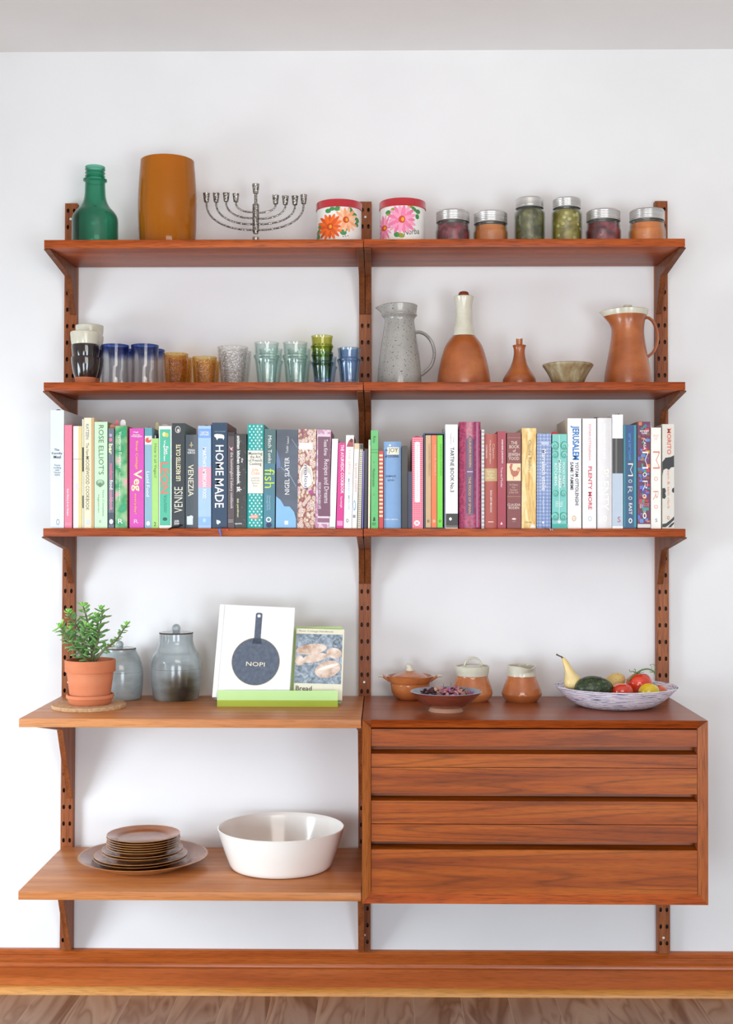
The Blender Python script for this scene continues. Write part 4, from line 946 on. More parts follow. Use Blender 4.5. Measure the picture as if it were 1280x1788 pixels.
book(2, 830, 1004, 245, '#24405a', 'thick navy cookbook with big white outlined lettering', [('T', 'YVETTE VAN BOVEN', 860, 985, 338, 350, '#8fa3b4', 'h', 'author'), ('P', [(858, 378), (885, 370), (940, 374), (966, 384), (972, 410), (962, 438), (952, 420), (905, 418), (888, 440), (876, 410), (860, 400)], W),
    ('T', 'HOME', 872, 965, 495, 835, W, 'd', 'title', .01), ('T', 'MADE', 866, 965, 870, 1195, W, 'd', 'title', .01), ('P', [(884, 1330), (915, 1338), (912, 1370), (900, 1384), (884, 1368)], W), ('C', 920, 1355, 8, 14, W)], side='#6e2a2a', d=0.205,
    extra=many(ribbon('#3f63c8', [(0.002, 0.002, 0.002), (0.002, -0.012, 0.002), (0.0025, -0.0163, 0.0008), (0.003, -0.0163, -0.008), (0.005, -0.0168, -0.019)]), ribbon('#d8323c', [(0.008, 0.001, 0.003), (0.014, -0.008, 0.0018), (0.020, -0.0163, 0.0012), (0.022, -0.0168, -0.006)])))
book(2, 1008, 1086, 352, '#57494b', 'slim brown-grey cookbook with a pink bird and downward lettering', [('P', [(1022, 505), (1045, 530), (1068, 512), (1060, 540), (1064, 560), (1042, 548)], '#ecaec4'), ('T', 'the hummingbird bakery cookbook', 1030, 1072, 575, 1205, '#e2dcd8', 'd', 'title', 0), ('R', 1008, 1086, 354, 395, '#2f2a2c'), ('R', 1015, 1070, 1330, 1336, '#b8b0b0'), ('R', 1015, 1070, 1350, 1356, '#b8b0b0')])
sk = noisemat('speckled_black_cover', [(0.3, '#2e2c2b'), (0.7, '#3a3836')], (20, 20, 20), 1, 2, rough=0.4, speck=(420, 0.72, '#b9b4aa'))
book(2, 1088, 1220, 370, sk, 'black speckled cookbook with white downward lettering beside the teal dotted one', [('T', 'smitten kitchen cookbook.', 1112, 1150, 390, 935, W, 'd', 'title', .025), ('T', 'the', 1160, 1185, 640, 690, W, 'd', 'title', .01), ('T', 'sk', 1110, 1165, 960, 1020, W, 'd', 'publisher_mark', .03), ('T', 'deb perelman', 1108, 1136, 1090, 1300, '#e6e0a4', 'd', 'author', .015), ('T', 'appetite', 1090, 1168, 1362, 1385, W, 'h', 'publisher_mark', .01)])
book(3, 268, 452, 262, '#20a39c', 'teal cookbook with white diamond pattern and cream title panel', [('D', 274, 448, 268, 555, 4, 9, 11, 13, '#d8f0ec'), ('D', 274, 448, 1036, 1410, 4, 12, 11, 13, '#d8f0ec'), ('R', 272, 444, 556, 1034, '#f0ecdc', 0.0002),
    ('T', 'Mastering\nthe Art\nof French\nCooking', 282, 434, 572, 730, '#3d3d3a', 'h', 'title', .005), ('T', 'Julia\nChild', 312, 400, 750, 828, '#ef9f7e', 'h', 'author', 0), ('T', 'Louisette\nBertholle\nSimone\nBeck', 310, 405, 848, 960, '#a9a498', 'h', 'author', 0), ('R', 305, 390, 1274, 1316, '#ee8a6a', 0.0002), ('T', 'KNOPF', 315, 380, 1282, 1308, W, 'h', 'publisher_mark')], lean=1.5, bulge=0.004)
seam = noisemat('sea_blue_cover', [(0.3, '#3f7f93'), (0.7, '#4a6f7d')], (6, 6, 8), 1, 2, rough=0.35)
book(3, 458, 586, 315, seam, 'sea-blue cookbook with large lime lettering', [('R', 460, 586, 318, 700, '#4c6d6c'), ('T', 'Mitch Tonks', 500, 540, 390, 698, W, 'd', 'author', 0), ('T', 'fish', 460, 572, 760, 975, '#c4e04e', 'd', 'title', .0), ('T', "Foreword by\nGeorge Perry", 478, 530, 1058, 1225, '#a9cdd6', 'd', 'author', 0), ('C', 506, 1328, 30, 30, W), ('C', 506, 1328, 18, 18, '#3f7f93', 0.0004), ('C', 510, 1388, 32, 30, '#1f2a55', 0.0005)], lean=1.8)
slate = noisemat('slate_cover', [(0.3, '#474d58'), (0.55, '#555d6b'), (0.8, '#636e80')], (8, 8, 20), 1, 4, rough=0.4)
book(3, 594, 838, 322, slate, 'thick slate-grey cookbook with upward white lettering and a pale blue patch', [('P', [(594, 540), (612, 590), (640, 700), (636, 745), (594, 760)], '#6478a0'), ('P', [(590, 1070), (640, 1110), (680, 1180), (740, 1182), (790, 1240), (812, 1320), (812, 1418), (586, 1418)], '#86b8e2'), ('P', [(690, 745), (700, 740), (815, 950), (812, 965)], '#8090a4'), ('P', [(760, 430), (768, 425), (830, 520), (826, 530)], '#7b8797'), ('P', [(640, 745), (645, 738), (700, 790), (696, 798)], '#8899ac'),
    ('T', 'NIGEL SLATER', 686, 738, 632, 1048, W, 'u', 'author', 0), ('T', 'Tender', 700, 726, 500, 585, W, 'u', 'title', -.005), ('T', 'Volume I', 710, 734, 400, 485, W, 'u', 'title', -.005), ('R', 684, 724, 1342, 1384, '#e8eef4', 0.0003)], lean=1.6, d=0.20)
arab = vor_mat('scroll_pattern', [(0.0, '#c79a5e'), (0.16, '#efe6da'), (0.34, '#a8566a'), (0.42, '#f0e8de'), (0.6, '#b98a5a'), (0.8, '#8a4a62')], (150, 150, 110), 'F1', 0.5)
book(3, 838, 1040, 318, arab, 'cream cookbook covered with gold and plum scroll pattern', [('C', 925, 845, 78, 130, '#e9e2d6'), ('C', 925, 845, 66, 112, '#cfc7bd', 0.0003), ('C', 930, 880, 50, 80, '#eee9e0', 0.0004), ('T', 'malouf', 905, 945, 720, 1000, '#4c5c86', 'd', 'title', 0), ('R', 848, 1000, 470, 545, '#efe9df'), ('C', 980, 1020, 30, 22, '#b03f8c', 0.0004)], lean=2, d=0.2)
damask = vor_mat('rose_damask', [(0.1, '#c78fae'), (0.4, '#b37698'), (0.7, '#e0c3d0')], (120, 120, 90), 'F1', 0.4)
book(3, 1047, 1205, 325, damask, 'rose damask cookbook with a plum panel and silver script, leaning left', [('R', 1058, 1195, 402, 1290, '#74475d'), ('R', 1058, 1195, 372, 402, '#d9c4cf', 0.0002), ('R', 1056, 1186, 1296, 1312, '#e3d2dc'), ('R', 1050, 1184, 1362, 1376, '#e3d2dc'), ('R', 1054, 1185, 1312, 1360, '#8e6078'),
    ('T', 'Tessa Kiros', 1125, 1165, 432, 612, W, 'd', 'author', 0), ('T', 'Recipes and Dreams', 1112, 1178, 655, 1145, '#ecdfe5', 'd', 'title', 0), ('T', 'FROM AN ITALIAN LIFE', 1062, 1090, 915, 1210, '#e8dce2', 'd', 'title', .01)], lean=3.4, side='#9a6d86', d=0.2)
book(4, 254, 324, 425, '#e9e9e4', 'slim blank white book leaning beside the rose damask one', [('R', 232, 286, 1410, 1418, '#6a6a6a')], lean=4.8, kind='paper')
book(4, 326, 408, 470, '#d62a8a', 'hot pink cookbook with white downward lettering', [('T', 'THE AYURVEDIC COOKBOOK', 352, 388, 492, 1038, W, 'd', 'title', .01), ('T', 'Farnleigh', 344, 368, 1070, 1195, W, 'd', 'author', 0), ('R', 312, 374, 1342, 1396, '#ef8fc0')], lean=4, kind='paper')
book(4, 411, 502, 385, W, 'white cookbook with a small portrait block beside the hot pink one', [('P', [(415, 515), (440, 450), (470, 420), (492, 430), (494, 515)], '#a8404c'), ('C', 470, 445, 16, 22, '#5a2a20', 0.0003), ('T', 'THE SPICE', 436, 460, 540, 830, '#e8b3ab', 'd', 'title', .01), ('T', 'MANJU MALHI', 430, 452, 870, 1210, '#9fb6c6', 'd', 'author', .01), ('T', 'O', 412, 440, 1320, 1360, '#33333a', 'h', 'publisher_mark')], lean=4.3, kind='paper', side='#8a6a48')
book(4, 503, 560, 476, '#f1e9df', 'slim off-white cookbook with a pale blue drawing on its spine', [('R', 505, 558, 480, 540, '#e4c29a'), ('T', 'la bonne cuisine', 510, 540, 700, 1020, '#d89a9a', 'd', 'title', 0), ('C', 505, 1170, 16, 60, '#8fb6d6'), ('C', 503, 1168, 9, 40, '#f1e9df', 0.0003), ('R', 488, 516, 1275, 1308, '#8d8aa8')], lean=4.3, kind='paper')
def spiral(n, x, r=0.0028, col='#3a3a44'):
    def f(t, L_, W2, h, d):
        bm = bmesh.new()
        for i in range(n):
            z_ = 0.006+(h-0.012)*i/(n-1); pts = [(x, 0.004+r*math.sin(a)*1.6-0.003, z_+0.0004*a/PI) for a in [0]]
            pts = [Vector((x+(W2*0.95)*math.cos(a), 0.0015-r*math.sin(a), z_+0.001*a/PI)) for a in [PI*j/8 for j in range(9)]]
            tube(bm, pts, 0.00045, 5)
        obj('spiral_binding', bm, plain(col, 0.35, 0.6), t)
    return f
book(4, 562, 602, 480, '#d6cdb8', 'spiral-bound recipe notebook with dark rings beside the off-white cookbook', [('R', 566, 600, 482, 540, '#3b3b40')], lean=3.6, kind='paper', extra=spiral(40, 0))
book(4, 603, 618, 560, '#7d74c2', 'very thin violet booklet beside the spiral-bound notebook', (), lean=2.6, kind='paper')
book(4, 620, 656, 540, '#2e2833', 'slim charcoal booklet in front of the middle upright', (), lean=1.5, kind='paper', d=0.18)
book(4, 662, 686, 435, '#eadfc2', 'very thin cream booklet at the left end of the right bay', [('R', 668, 684, 440, 500, '#a9cfc8')], lean=1, kind='paper')
book(4, 688, 772, 330, '#5cb868', 'tall bright green cookbook at the start of the right bay', [('T', 'Rita', 712, 742, 395, 470, '#2a6a38', 'd', 'author', 0), ('R', 690, 770, 544, 549, '#2f7a40'), ('R', 690, 770, 576, 581, '#2f7a40'), ('T', 'Mediterranean', 706, 736, 760, 960, '#2a6a38', 'd', 'title', 0), ('C', 722, 688, 5, 5, '#1f4a28'), ('C', 722, 1050, 5, 5, '#1f4a28'), ('P', [(720, 1300), (732, 1300), (740, 1340), (712, 1345)], '#1d3a26'), ('C', 722, 1375, 24, 18, '#3a9048')], kind='paper', yfront=-0.254)
checks = [('R', 782, 822, 600+45*i, 622+45*i, '#e6d9a8') for i in range(16)]
book(4, 776, 828, 560, '#cf3a40', 'slim red cookbook with a cream checked spine', checks, kind='paper')
jm = '#83a5cd'
book(4, 832, 1028, 455, jm, 'thick powder blue cookbook with a small cream title box', [('R', 872, 1004, 518, 602, '#efe8cf', 0.0002), ('T', 'JOY', 884, 992, 526, 590, '#2a2a2e', 'h', 'title', -.004), ('T', 'the', 848, 878, 540, 560, '#1f2a55', 'h', 'title', .01), ('T', 'of COOKING', 848, 1000, 604, 634, '#25304f', 'h', 'title', .02), ('C', 902, 497, 12, 11, '#f4f2ea'),
    ('T', 'ROMBAUER', 856, 970, 832, 852, '#3a4c74', 'h', 'author'), ('C', 917, 860, 4, 4, W), ('T', 'BECKER', 878, 950, 880, 896, '#3a4c74', 'h', 'author'), ('T', 'BOBBS & MERRILL', 838, 996, 1318, 1332, '#e8eef6', 'h', 'publisher_mark')], bulge=0.006, gloss=0.6)
book(4, 1032, 1100, 502, '#1a1714', 'black book between the powder blue and small navy books', (), gloss=0.3)
book(4, 1102, 1146, 790, '#232a4a', 'short dark navy book beside the pink gingham cookbook', (), kind='paper')
ging = stripes_mat('pink_gingham', '#f4b9c4', '#ea7f92', '#d94a66', 190, 200)
book(5, 380, 504, 405, ging, 'pink gingham cookbook with a white rounded spine label', [('R', 412, 468, 470, 1124, '#f6f0f2', 0.0002), ('C', 440, 470, 28, 12, '#f6f0f2', 0.0002), ('C', 440, 1124, 28, 12, '#f6f0f2', 0.0002), ('T', 'Rose bakery breakfast lunch tea', 430, 452, 490, 1090, '#c9a3ae', 'd', 'title', 0), ('C', 436, 1366, 32, 30, '#f6f0f2'), ('C', 436, 1366, 18, 16, '#e6a3b2', 0.0004)], extra=flag('#a8504c', 440, 405, 60, 0.004, 0.02))
# slip case with three volumes
ox, k = CR[5]; yfz = -0.252; sc_ = SPX(yfz)
xa, xb = ox+512*k, ox+750*k; yt = 700+358*k
pl = P((xa+xb)/2, 922, yfz); wv = (xb-xa)/sc_; hv_ = P((xa+xb)/2, yt, yfz).z-Z3
t = thing('slipcase', 'navy slipcase holding three slim cookbooks beside the pink gingham book', 'slipcase', (pl.x, yfz, Z3+0.0002))
bm = bmesh.new(); a_ = wv/2-0.0003; tt_ = 0.0024
for p_, q_ in (((-a_, 0, 0), (-a_+tt_, 0.19, hv_)), ((a_-tt_, 0, 0), (a_, 0.19, hv_)), ((-a_+tt_, 0, 0), (a_-tt_, 0.19, 0.0022)), ((-a_+tt_, 0, hv_-0.003), (a_-tt_, 0.19, hv_)), ((-a_+tt_, 0.187, 0.0022), (a_-tt_, 0.19, hv_-0.003))): box(bm, p_, q_)
obj('case', bm, plain('#36456a', 0.4), t, smooth=False)
for A, Bx, cl, tl_, lb in ((530, 594, '#c9a679', 'COOKING FRENCH', 'tan cookbook on the left inside the navy slipcase'), (597, 658, '#ee7440', 'SAVOUR FAMILY', 'orange cookbook in the middle of the navy slipcase'), (661, 724, '#6cd433', 'GARDEN DINNER', 'bright green cookbook on the right inside the navy slipcase')):
    book(5, A, Bx, 384, cl, lb, [('T', tl_, (A+Bx)/2+2, (A+Bx)/2+22, 480, 840, '#9a7a50' if cl != '#6cd433' else '#4da824', 'd', 'title', 0) if cl != '#ee7440' else ('T', tl_, (A+Bx)/2, (A+Bx)/2+24, 490, 840, '#f7b08a', 'd', 'title', 0), ('C', (A+Bx)/2, 1345, 16, 18, '#8d7a5c' if cl == '#c9a679' else ('#f7b08a' if cl == '#ee7440' else '#4da824'))], kind='paper', z=Z3+0.0026, yfront=-0.2505, d=0.18)
book(5, 752, 893, 265, '#efeeec', 'white cookbook with black downward lettering and a dark photo foot', [('R', 758, 893, 1260, 1392, '#2c2a29'), ('R', 758, 893, 1392, 1418, '#6d6356'), ('P', [(795, 1310), (815, 1300), (828, 1322), (812, 1340), (796, 1330)], W), ('T', 'TARTINE BOOK No.3', 808, 850, 520, 1020, '#2f2f33', 'd', 'title', .01), ('T', 'CHAD', 838, 850, 400, 470, '#8f8f93', 'd', 'author', 0), ('T', 'ROBERTSON', 808, 820, 365, 485, '#8f8f93', 'd', 'author', 0), ('R', 822, 824, 1040, 1240, '#c9c9cb')])
spn = vor_mat('raspberry_pattern', [(0.1, '#9c2f4c'), (0.4, '#8a2f58'), (0.65, '#b04060')], (150, 150, 150), 'F1', 0.25)
book(5, 908, 1150, 234, spn, 'thick raspberry red cookbook with a purple arched title panel', [('R', 980, 1080, 425, 1260, '#5a2a5a'), ('P', [(1000, 424), (1030, 385), (1060, 424)], '#5a2a5a'), ('P', [(1000, 1261), (1060, 1261), (1030, 1290)], '#5a2a5a'), ('T', 'CLAUDIA RODEN', 1018, 1042, 412, 740, '#d8b06a', 'd', 'author', .01), ('R', 996, 1060, 789, 796, '#f0d8d8', 0.0003), ('T', 'THE FOOD OF SPAIN', 1012, 1038, 850, 1258, '#d8b06a', 'd', 'title', .01), ('R', 1098, 1124, 240, 1414, '#b87896'), ('R', 968, 972, 420, 1260, '#c8405c')], bulge=0.006, gloss=0.2, d=0.2)
book(5, 1156, 1190, 322, '#d9d7d2', 'white comb-bound booklet beside the raspberry cookbook', [('R', 1160, 1188, 340+44*i, 362+44*i, '#a9a6a4') for i in range(25)], kind='paper', extra=flag('#8a9a70', 1180, 322, 12, 0.003, 0.02))
book(6, 298, 436, 368, '#a8483c', 'brick red cookbook with a tan band beside the comb-bound booklet', [('R', 298, 436, 756, 898, '#bfa06c'), ('T', 'Classic', 385, 410, 480, 650, '#e0b9a4', 'd', 'title', 0), ('T', 'ITALIAN JEWISH', 348, 366, 440, 702, '#e8cfc0', 'd', 'title', .01), ('T', 'COOKING', 310, 326, 490, 640, '#e8cfc0', 'd', 'title', .01), ('T', 'Traditional\nRecipes\nand Menus', 318, 405, 775, 870, '#ecdcb4', 'h', 'title', 0), ('T', 'EDDA SERVI MACHLIN', 358, 378, 1000, 1245, '#ecd8cc', 'd', 'author', .01), ('R', 335, 395, 1348, 1358, '#e0c0b0')], bulge=0.002)
book(6, 439, 536, 340, '#9f2c40', 'slim crimson cookbook with white downward lettering', [('T', 'SABORES JUDAICOS', 482, 502, 432, 700, W, 'd', 'title', .02), ('T', '- Tres-en-Moules', 476, 498, 720, 965, '#f0d0d4', 'd', 'title', .01), ('P', [(472, 1382), (484, 1352), (496, 1382)], W)])
book(6, 545, 703, 355, '#7f3a3a', 'brown cookbook with a rooster picture on its spine', [('R', 547, 701, 410, 414, '#b98a6a'), ('T', 'THE\nBOOK\nof\nJEWISH\nFOOD', 560, 688, 452, 662, '#eedccb', 'h', 'title', 0), ('R', 545, 700, 700, 894, '#f0d3aa', 0.0002),
    ('P', [(580, 765), (572, 735), (590, 712), (608, 722), (600, 760), (620, 782), (652, 782), (664, 745), (690, 745), (694, 775), (680, 800), (668, 830), (640, 850), (612, 848), (590, 815)], '#b5644a'), ('C', 596, 712, 16, 8, '#c43a2c', 0.0004), ('P', [(612, 845), (618, 845), (624, 880), (616, 880)], '#b5644a'), ('C', 672, 775, 14, 16, '#d9a080', 0.0004),
    ('T', 'An Odyssey\nfrom\nSamarkand\nto New York', 568, 672, 925, 1035, '#d8b8a4', 'h', 'title', 0), ('R', 547, 701, 1068, 1072, '#c79a6a'), ('T', 'CLAUDIA\nRODEN', 552, 696, 1148, 1210, '#eed8c8', 'h', 'author', 0), ('C', 624, 1320, 24, 10, '#ecd8cc'), ('T', 'KNOPF', 605, 645, 1342, 1354, '#c79a8a', 'h', 'publisher_mark')])
gold = noisemat('golden_foliage_cover', [(0.3, '#f3e3b4'), (0.5, '#e6c67c'), (0.7, '#cf9c48')], (90, 90, 20), 1, 4, rough=0.4, dist=1.0)
book(6, 712, 874, 306, gold, 'golden yellow patterned cookbook beside the rooster one', [('T', 'Claudia Roden', 785, 818, 438, 780, '#8a6a34', 'd', 'author', 0), ('T', 'Arabesque', 778, 802, 795, 1000, '#d98a3c', 'd', 'title', 0), ('T', 'Claudia', 750, 820, 1345, 1365, '#8a6a34', 'h', 'publisher_mark', 0), ('P', [(805, 1418), (822, 1375), (835, 1385), (850, 1380), (860, 1418)], '#ebe4e6')], lean=0.6, d=0.2)
azul = vor_mat('blue_rosette_tiles', [(0.12, '#c2cbe0'), (0.3, '#4f6ca6'), (0.45, '#8ea3cb'), (0.6, '#3f5c98')], (115, 115, 115), 'F1', 0.4, rand=0.0)
book(6, 882, 1040, 366, azul, 'blue rosette-patterned cookbook with white script and striped ribbons', [('T', 'Marrakech etoile', 935, 985, 545, 1000, W, 'd', 'title', .005), ('T', 'magazine', 940, 965, 1070, 1250, '#dfe6f2', 'd', 'author', 0), ('R', 930, 1015, 455, 492, '#b9c6dc'), ('C', 950, 1360, 12, 12, W)], lean=0.8,
    extra=many(flag('#2b2a30', 985, 366, 60, 0.002, 0.02), *[ribbon(c_, [(0.0+dx, 0.001, 0.004), (0.006+dx, -0.008, 0.0018), (0.012+dx*1.4, -0.0163, 0.001), (0.016+dx*1.6, -0.0168, -0.004)], 0.0022) for c_, dx in (('#f0f0ee', 0.0), ('#1f3560', -0.003), ('#dfe3ee', 0.003))]))
aq = noisemat('aqua_ironwork_cover', [(0.3, '#5fb8b0'), (0.55, '#6fc3b8'), (0.75, '#8fb0c0')], (8, 8, 8), 1, 2, rough=0.35)
def scroll(cx, cy, r, s): return [('C', cx, cy, r, r*1.1, '#2f8f7c'), ('C', cx+s*r*0.12, cy, r*0.76, r*0.88, '#72c4b8', 0.0003), ('C', cx+s*r*0.1, cy+r*0.3, r*0.42, r*0.5, '#2f8f7c', 0.0004), ('C', cx+s*r*0.05, cy+r*0.28, r*0.22, r*0.3, '#72c4b8', 0.0005)]
book(6, 1052, 1219, 372, aq, 'aqua cookbook with green ironwork scrolls and white lettering', scroll(1085, 500, 44, -1)+scroll(1185, 500, 44, 1)+scroll(1085, 600, 38, -1)+scroll(1185, 600, 38, 1)+scroll(1090, 1035, 32, -1)+scroll(1175, 1035, 32, 1)+scroll(1085, 1290, 44, -1)+scroll(1175, 1290, 44, 1)+[
    ('R', 1126, 1134, 380, 1375, '#bfe6dc', 0.0006), ('R', 1052, 1224, 1376, 1418, '#2fa898'), ('T', 'FOOD FROM', 1165, 1192, 690, 955, W, 'd', 'title', .01), ('T', 'MANY GREEK', 1120, 1152, 660, 985, W, 'd', 'title', .01), ('T', 'KITCHENS', 1076, 1106, 700, 948, W, 'd', 'title', .01), ('T', 'TESSA\nKIROS', 1085, 1165, 1125, 1190, '#dff2ee', 'd', 'author', .01), ('C', 1130, 1352, 18, 14, W, 0.0007)],
    lean=0.6, extra=flag('#d8343c', 1095, 372, 70, 0.008, 0.03))
book(7, 488, 655, 210, '#ecebe7', 'white cookbook with bold blue and black lettering', [('T', 'JERUSALEM', 524, 628, 300, 710, '#2278bf', 'd', 'title', .025), ('T', 'YOTAM OTTOLENGHI', 580, 620, 735, 1255, '#3f3a55', 'd', 'author', .015), ('T', 'SAMI TAMIMI', 520, 560, 735, 1068, '#3f3a55', 'd', 'author', .015), ('C', 566, 1412, 26, 34, '#d8b27c'), ('C', 566, 1412, 16, 22, '#ecebe7', 0.0003), ('C', 566, 1412, 7, 12, '#d8b27c', 0.0004)], side='#d8cbb0', B=1530, d=0.2)
book(7, 668, 834, 212, '#ecebeb', 'white cookbook with red downward lettering', [('T', 'YOTAM OTTOLENGHI', 742, 768, 275, 712, '#e0696c', 'd', 'author', 0), ('T', 'PLENTY MORE', 736, 782, 788, 1305, '#d8484c', 'd', 'title', .015), ('C', 758, 1415, 22, 32, '#c9ccd0'), ('C', 758, 1415, 13, 20, '#ecebeb', 0.0003)], d=0.205)
book(7, 846, 1022, 206, '#e3e0df', 'padded pale grey cookbook with raised white lettering', [('T', 'YOTAM OTTOLENGHI', 915, 944, 268, 690, '#ffffff', 'd', 'author', .02), ('T', 'PLENTY', 890, 985, 822, 1315, '#fffef0', 'd', 'title', .005), ('C', 938, 1412, 24, 36, '#fbf7e6'), ('C', 938, 1412, 14, 22, '#e3e0df', 0.0003)], side='#c9c4c2', bulge=0.003, d=0.21, extra=many(flag('#4a4444', 850, 206, 60, 0.003, 0.02), flag('#5a4a4a', 935, 206, 14, 0.003, 0.02)))
book(8, 200, 330, 165, '#f0f0f0', 'tallest book, white with a black band over a pale blue photo', [('R', 202, 328, 452, 872, '#3a3838'), ('R', 238, 258, 452, 872, '#6d6a68', 0.0003), ('R', 202, 328, 872, 1505, '#b8c6d4'), ('T', 'S', 262, 300, 1390, 1460, '#b46a7a', 'h', 'publisher_mark')], d=0.205, extra=many(flag('#2f2c2c', 262, 165, 18, 0.003, 0.02), flag('#2f2c2c', 292, 165, 18, 0.004, 0.02)))
book(8, 334, 490, 288, '#2c5578', 'deep blue cookbook with teal edges and white script', [('R', 336, 358, 292, 1515, '#2a7f92'), ('R', 462, 490, 292, 1515, '#2f8fa0'), ('R', 380, 445, 300, 655, '#2f4f8a'), ('T', 'SAM & SAM CLARK', 396, 424, 390, 720, '#3fa0cf', 'd', 'author', .01), ('T', 'M', 390, 448, 752, 905, W, 'd', 'title', -.022), ('T', 'O', 395, 438, 945, 985, W, 'h', 'title', 0), ('T', 'R', 387, 440, 1030, 1110, W, 'd', 'title', -.022), ('T', 'O', 395, 438, 1150, 1190, W, 'h', 'title', 0), ('T', 'EAST', 400, 438, 1228, 1365, W, 'd', 'title', .01), ('C', 418, 1440, 22, 30, W), ('C', 418, 1440, 12, 18, '#2c5578', 0.0003)], side='#2c7a66')
def patch():
    r = random.Random(5); out = []
    cs = ['#3f9a78', '#d87848', '#5a6fc8', '#c8a03c', '#7a3a6a', '#5f8ac8', '#c8384a', '#4a4a9a', '#8a5a3a', '#3a7a8a']
    for i in range(90):
        x = r.uniform(502, 610); y = r.uniform(252, 1440); out.append(('R', x, min(x+r.uniform(18, 55), 655), y, y+r.uniform(18, 50), r.choice(cs), 0.00005+0.00001*(i % 4)))
    return out
book(8, 500, 657, 250, '#6e2f52', 'cookbook with a multicoloured patchwork spine and white script', patch()+[('T', 'SAM & SAM\nCLARK', 528, 636, 352, 400, W, 'h', 'author', .02), ('T', 'CASA', 572, 602, 455, 590, W, 'd', 'title', .01), ('T', 'M', 558, 628, 612, 815, W, 'd', 'title', -.024), ('T', 'O', 562, 614, 862, 912, W, 'h', 'title', .01), ('T', 'R', 562, 620, 960, 1085, W, 'd', 'title', -.024), ('T', 'O', 560, 608, 1120, 1170, W, 'h', 'title', .01), ('T', 'THE SECOND\nCOOKBOOK', 520, 640, 1228, 1270, '#f08a8a', 'h', 'title', .01), ('C', 586, 1380, 22, 36, W, 0.0003), ('C', 586, 1380, 12, 22, '#6e2f52', 0.0004), ('R', 502, 655, 1480, 1524, '#d6cfc8', 0.0003)], side='#7a6a3a', d=0.2)
book(8, 664, 787, 322, '#f0ece4', 'cream cookbook with thin orange script on its spine', [('T', 'SAM & SAM\nCLARK', 690, 755, 405, 470, '#ecc9b4', 'h', 'author', 0), ('T', 'M', 690, 768, 608, 815, '#dd7a50', 'd', 'title', -.028), ('T', 'O', 702, 748, 915, 962, '#dd7a50', 'h', 'title', -.012), ('T', 'R', 692, 752, 1085, 1190, '#dd7a50', 'd', 'title', -.028), ('T', 'O', 702, 748, 1250, 1295, '#dd7a50', 'h', 'title', -.012), ('T', 'S', 716, 742, 1415, 1455, '#6a6a6a', 'h', 'publisher_mark', 0)], extra=flag('#d8d0b8', 690, 322, 12, 0.006, 0.02))
book(8, 800, 944, 280, '#d8d2c6', 'beige cookbook with black brush marks at the right end of the third shelf', [('T', 'MORITO', 858, 906, 335, 645, '#dd6242', 'd', 'title', .015), ('T', 'sam & sam clark', 862, 890, 835, 1300, '#e0866a', 'd', 'author', 0),
    ('P', [(802, 735), (830, 700), (835, 685), (900, 675), (942, 655), (942, 795), (905, 800), (880, 830), (850, 812), (815, 830), (802, 900)], '#262524'), ('P', [(802, 1050), (835, 1048), (845, 1085), (835, 1110), (846, 1150), (830, 1178), (802, 1170)], '#262524'), ('P', [(942, 1042), (920, 1055), (915, 1085), (930, 1105), (942, 1100)], '#262524'), ('P', [(802, 1480), (850, 1470), (900, 1430), (942, 1388), (942, 1430), (880, 1490), (840, 1518), (802, 1518)], '#262524'), ('P', [(870, 1518), (905, 1480), (942, 1455), (942, 1475), (905, 1518)], '#262524'), ('C', 873, 1405, 14, 22, '#c9704a'), ('C', 873, 1405, 8, 14, '#d8d2c6', 0.0004)], side='#cfc6b2', d=0.2, extra=many(flag('#3a3430', 825, 280, 16, 0.004, 0.03), flag('#4a6a4a', 905, 280, 16, 0.002, 0.03)))
# ------------------------------------------------------------------ worktop, left bay
cork = noisemat('cork', [(0.3, '#b98f66'), (0.6, '#d3ae86'), (0.8, '#e0c3a0')], (120, 120, 120), 1, 4, rough=0.95, bump=0.4)
c = G(155, 1235, Z4); st = SPX(c.y)
R_ = 64/st; Yc = max(c.y, -UD-D2+R_+0.004)
c = Vector((P(155, 1235, Yc).x, Yc, Z4)); st = SPX(Yc)
bm = bmesh.new(); lathe(bm, [(0, 0), (R_-0.001, 0), (R_, 0.001), (R_, 0.0085), (R_-0.001, 0.0095), (0, 0.0095)], 64, caps=False)
o = obj('cork_trivet', bm, cork); o.location = c; tag(o, 'round cork trivet under the potted succulent', 'trivet')
t = thing('potted_succulent', 'green jade succulent in a terracotta pot and saucer on the cork trivet', 'potted plant', (P(157.5, 1200, Yc).x, Yc, Z4+0.0098))
zq = lambda py, Yq=Yc: P(640, py, Yq).z-t.location.z
bm = bmesh.new(); rs = 41.3/st
lathe(bm, [(0, 0), (rs*0.84, 0), (rs*0.88, 0.002), (rs*0.93, 0.012), (rs*0.97, 0.0145), (rs, 0.016), (rs, 0.0235), (rs*0.955, 0.0245), (rs*0.93, 0.022), (rs*0.80, 0.006), (0, 0.006)], 56, caps=False); obj('saucer', bm, terra, t)
bm = bmesh.new(); zt_ = zq(1152.5); zb_ = zq(1173.5); s_ = st
pr = [(33.0/s_, 0.0065), (34.2/s_, 0.010), (40.3/s_, zb_), (43.0/s_, zb_+0.0005), (43.6/s_, zb_+0.002), (43.9/s_, zt_-0.002)]
lathe(bm, [(0, 0.0065)]+pr+[(43.3/s_, zt_), (41.0/s_, zt_), (40.0/s_, zt_-0.003), (39.0/s_, zt_-0.018), (0, zt_-0.018)], 64, caps=False); obj('pot', bm, terra, t)
bm = bmesh.new(); lathe(bm, [(0, zt_-0.010), (38.6/s_, zt_-0.0145), (38.9/s_, zt_-0.0185), (0, zt_-0.0185)], 40, caps=False); obj('soil', bm, noisemat('soil', [(0.3, '#2a1c14'), (0.7, '#5a4434')], (200, 200, 200), 1, 4, rough=1, bump=0.6), t)
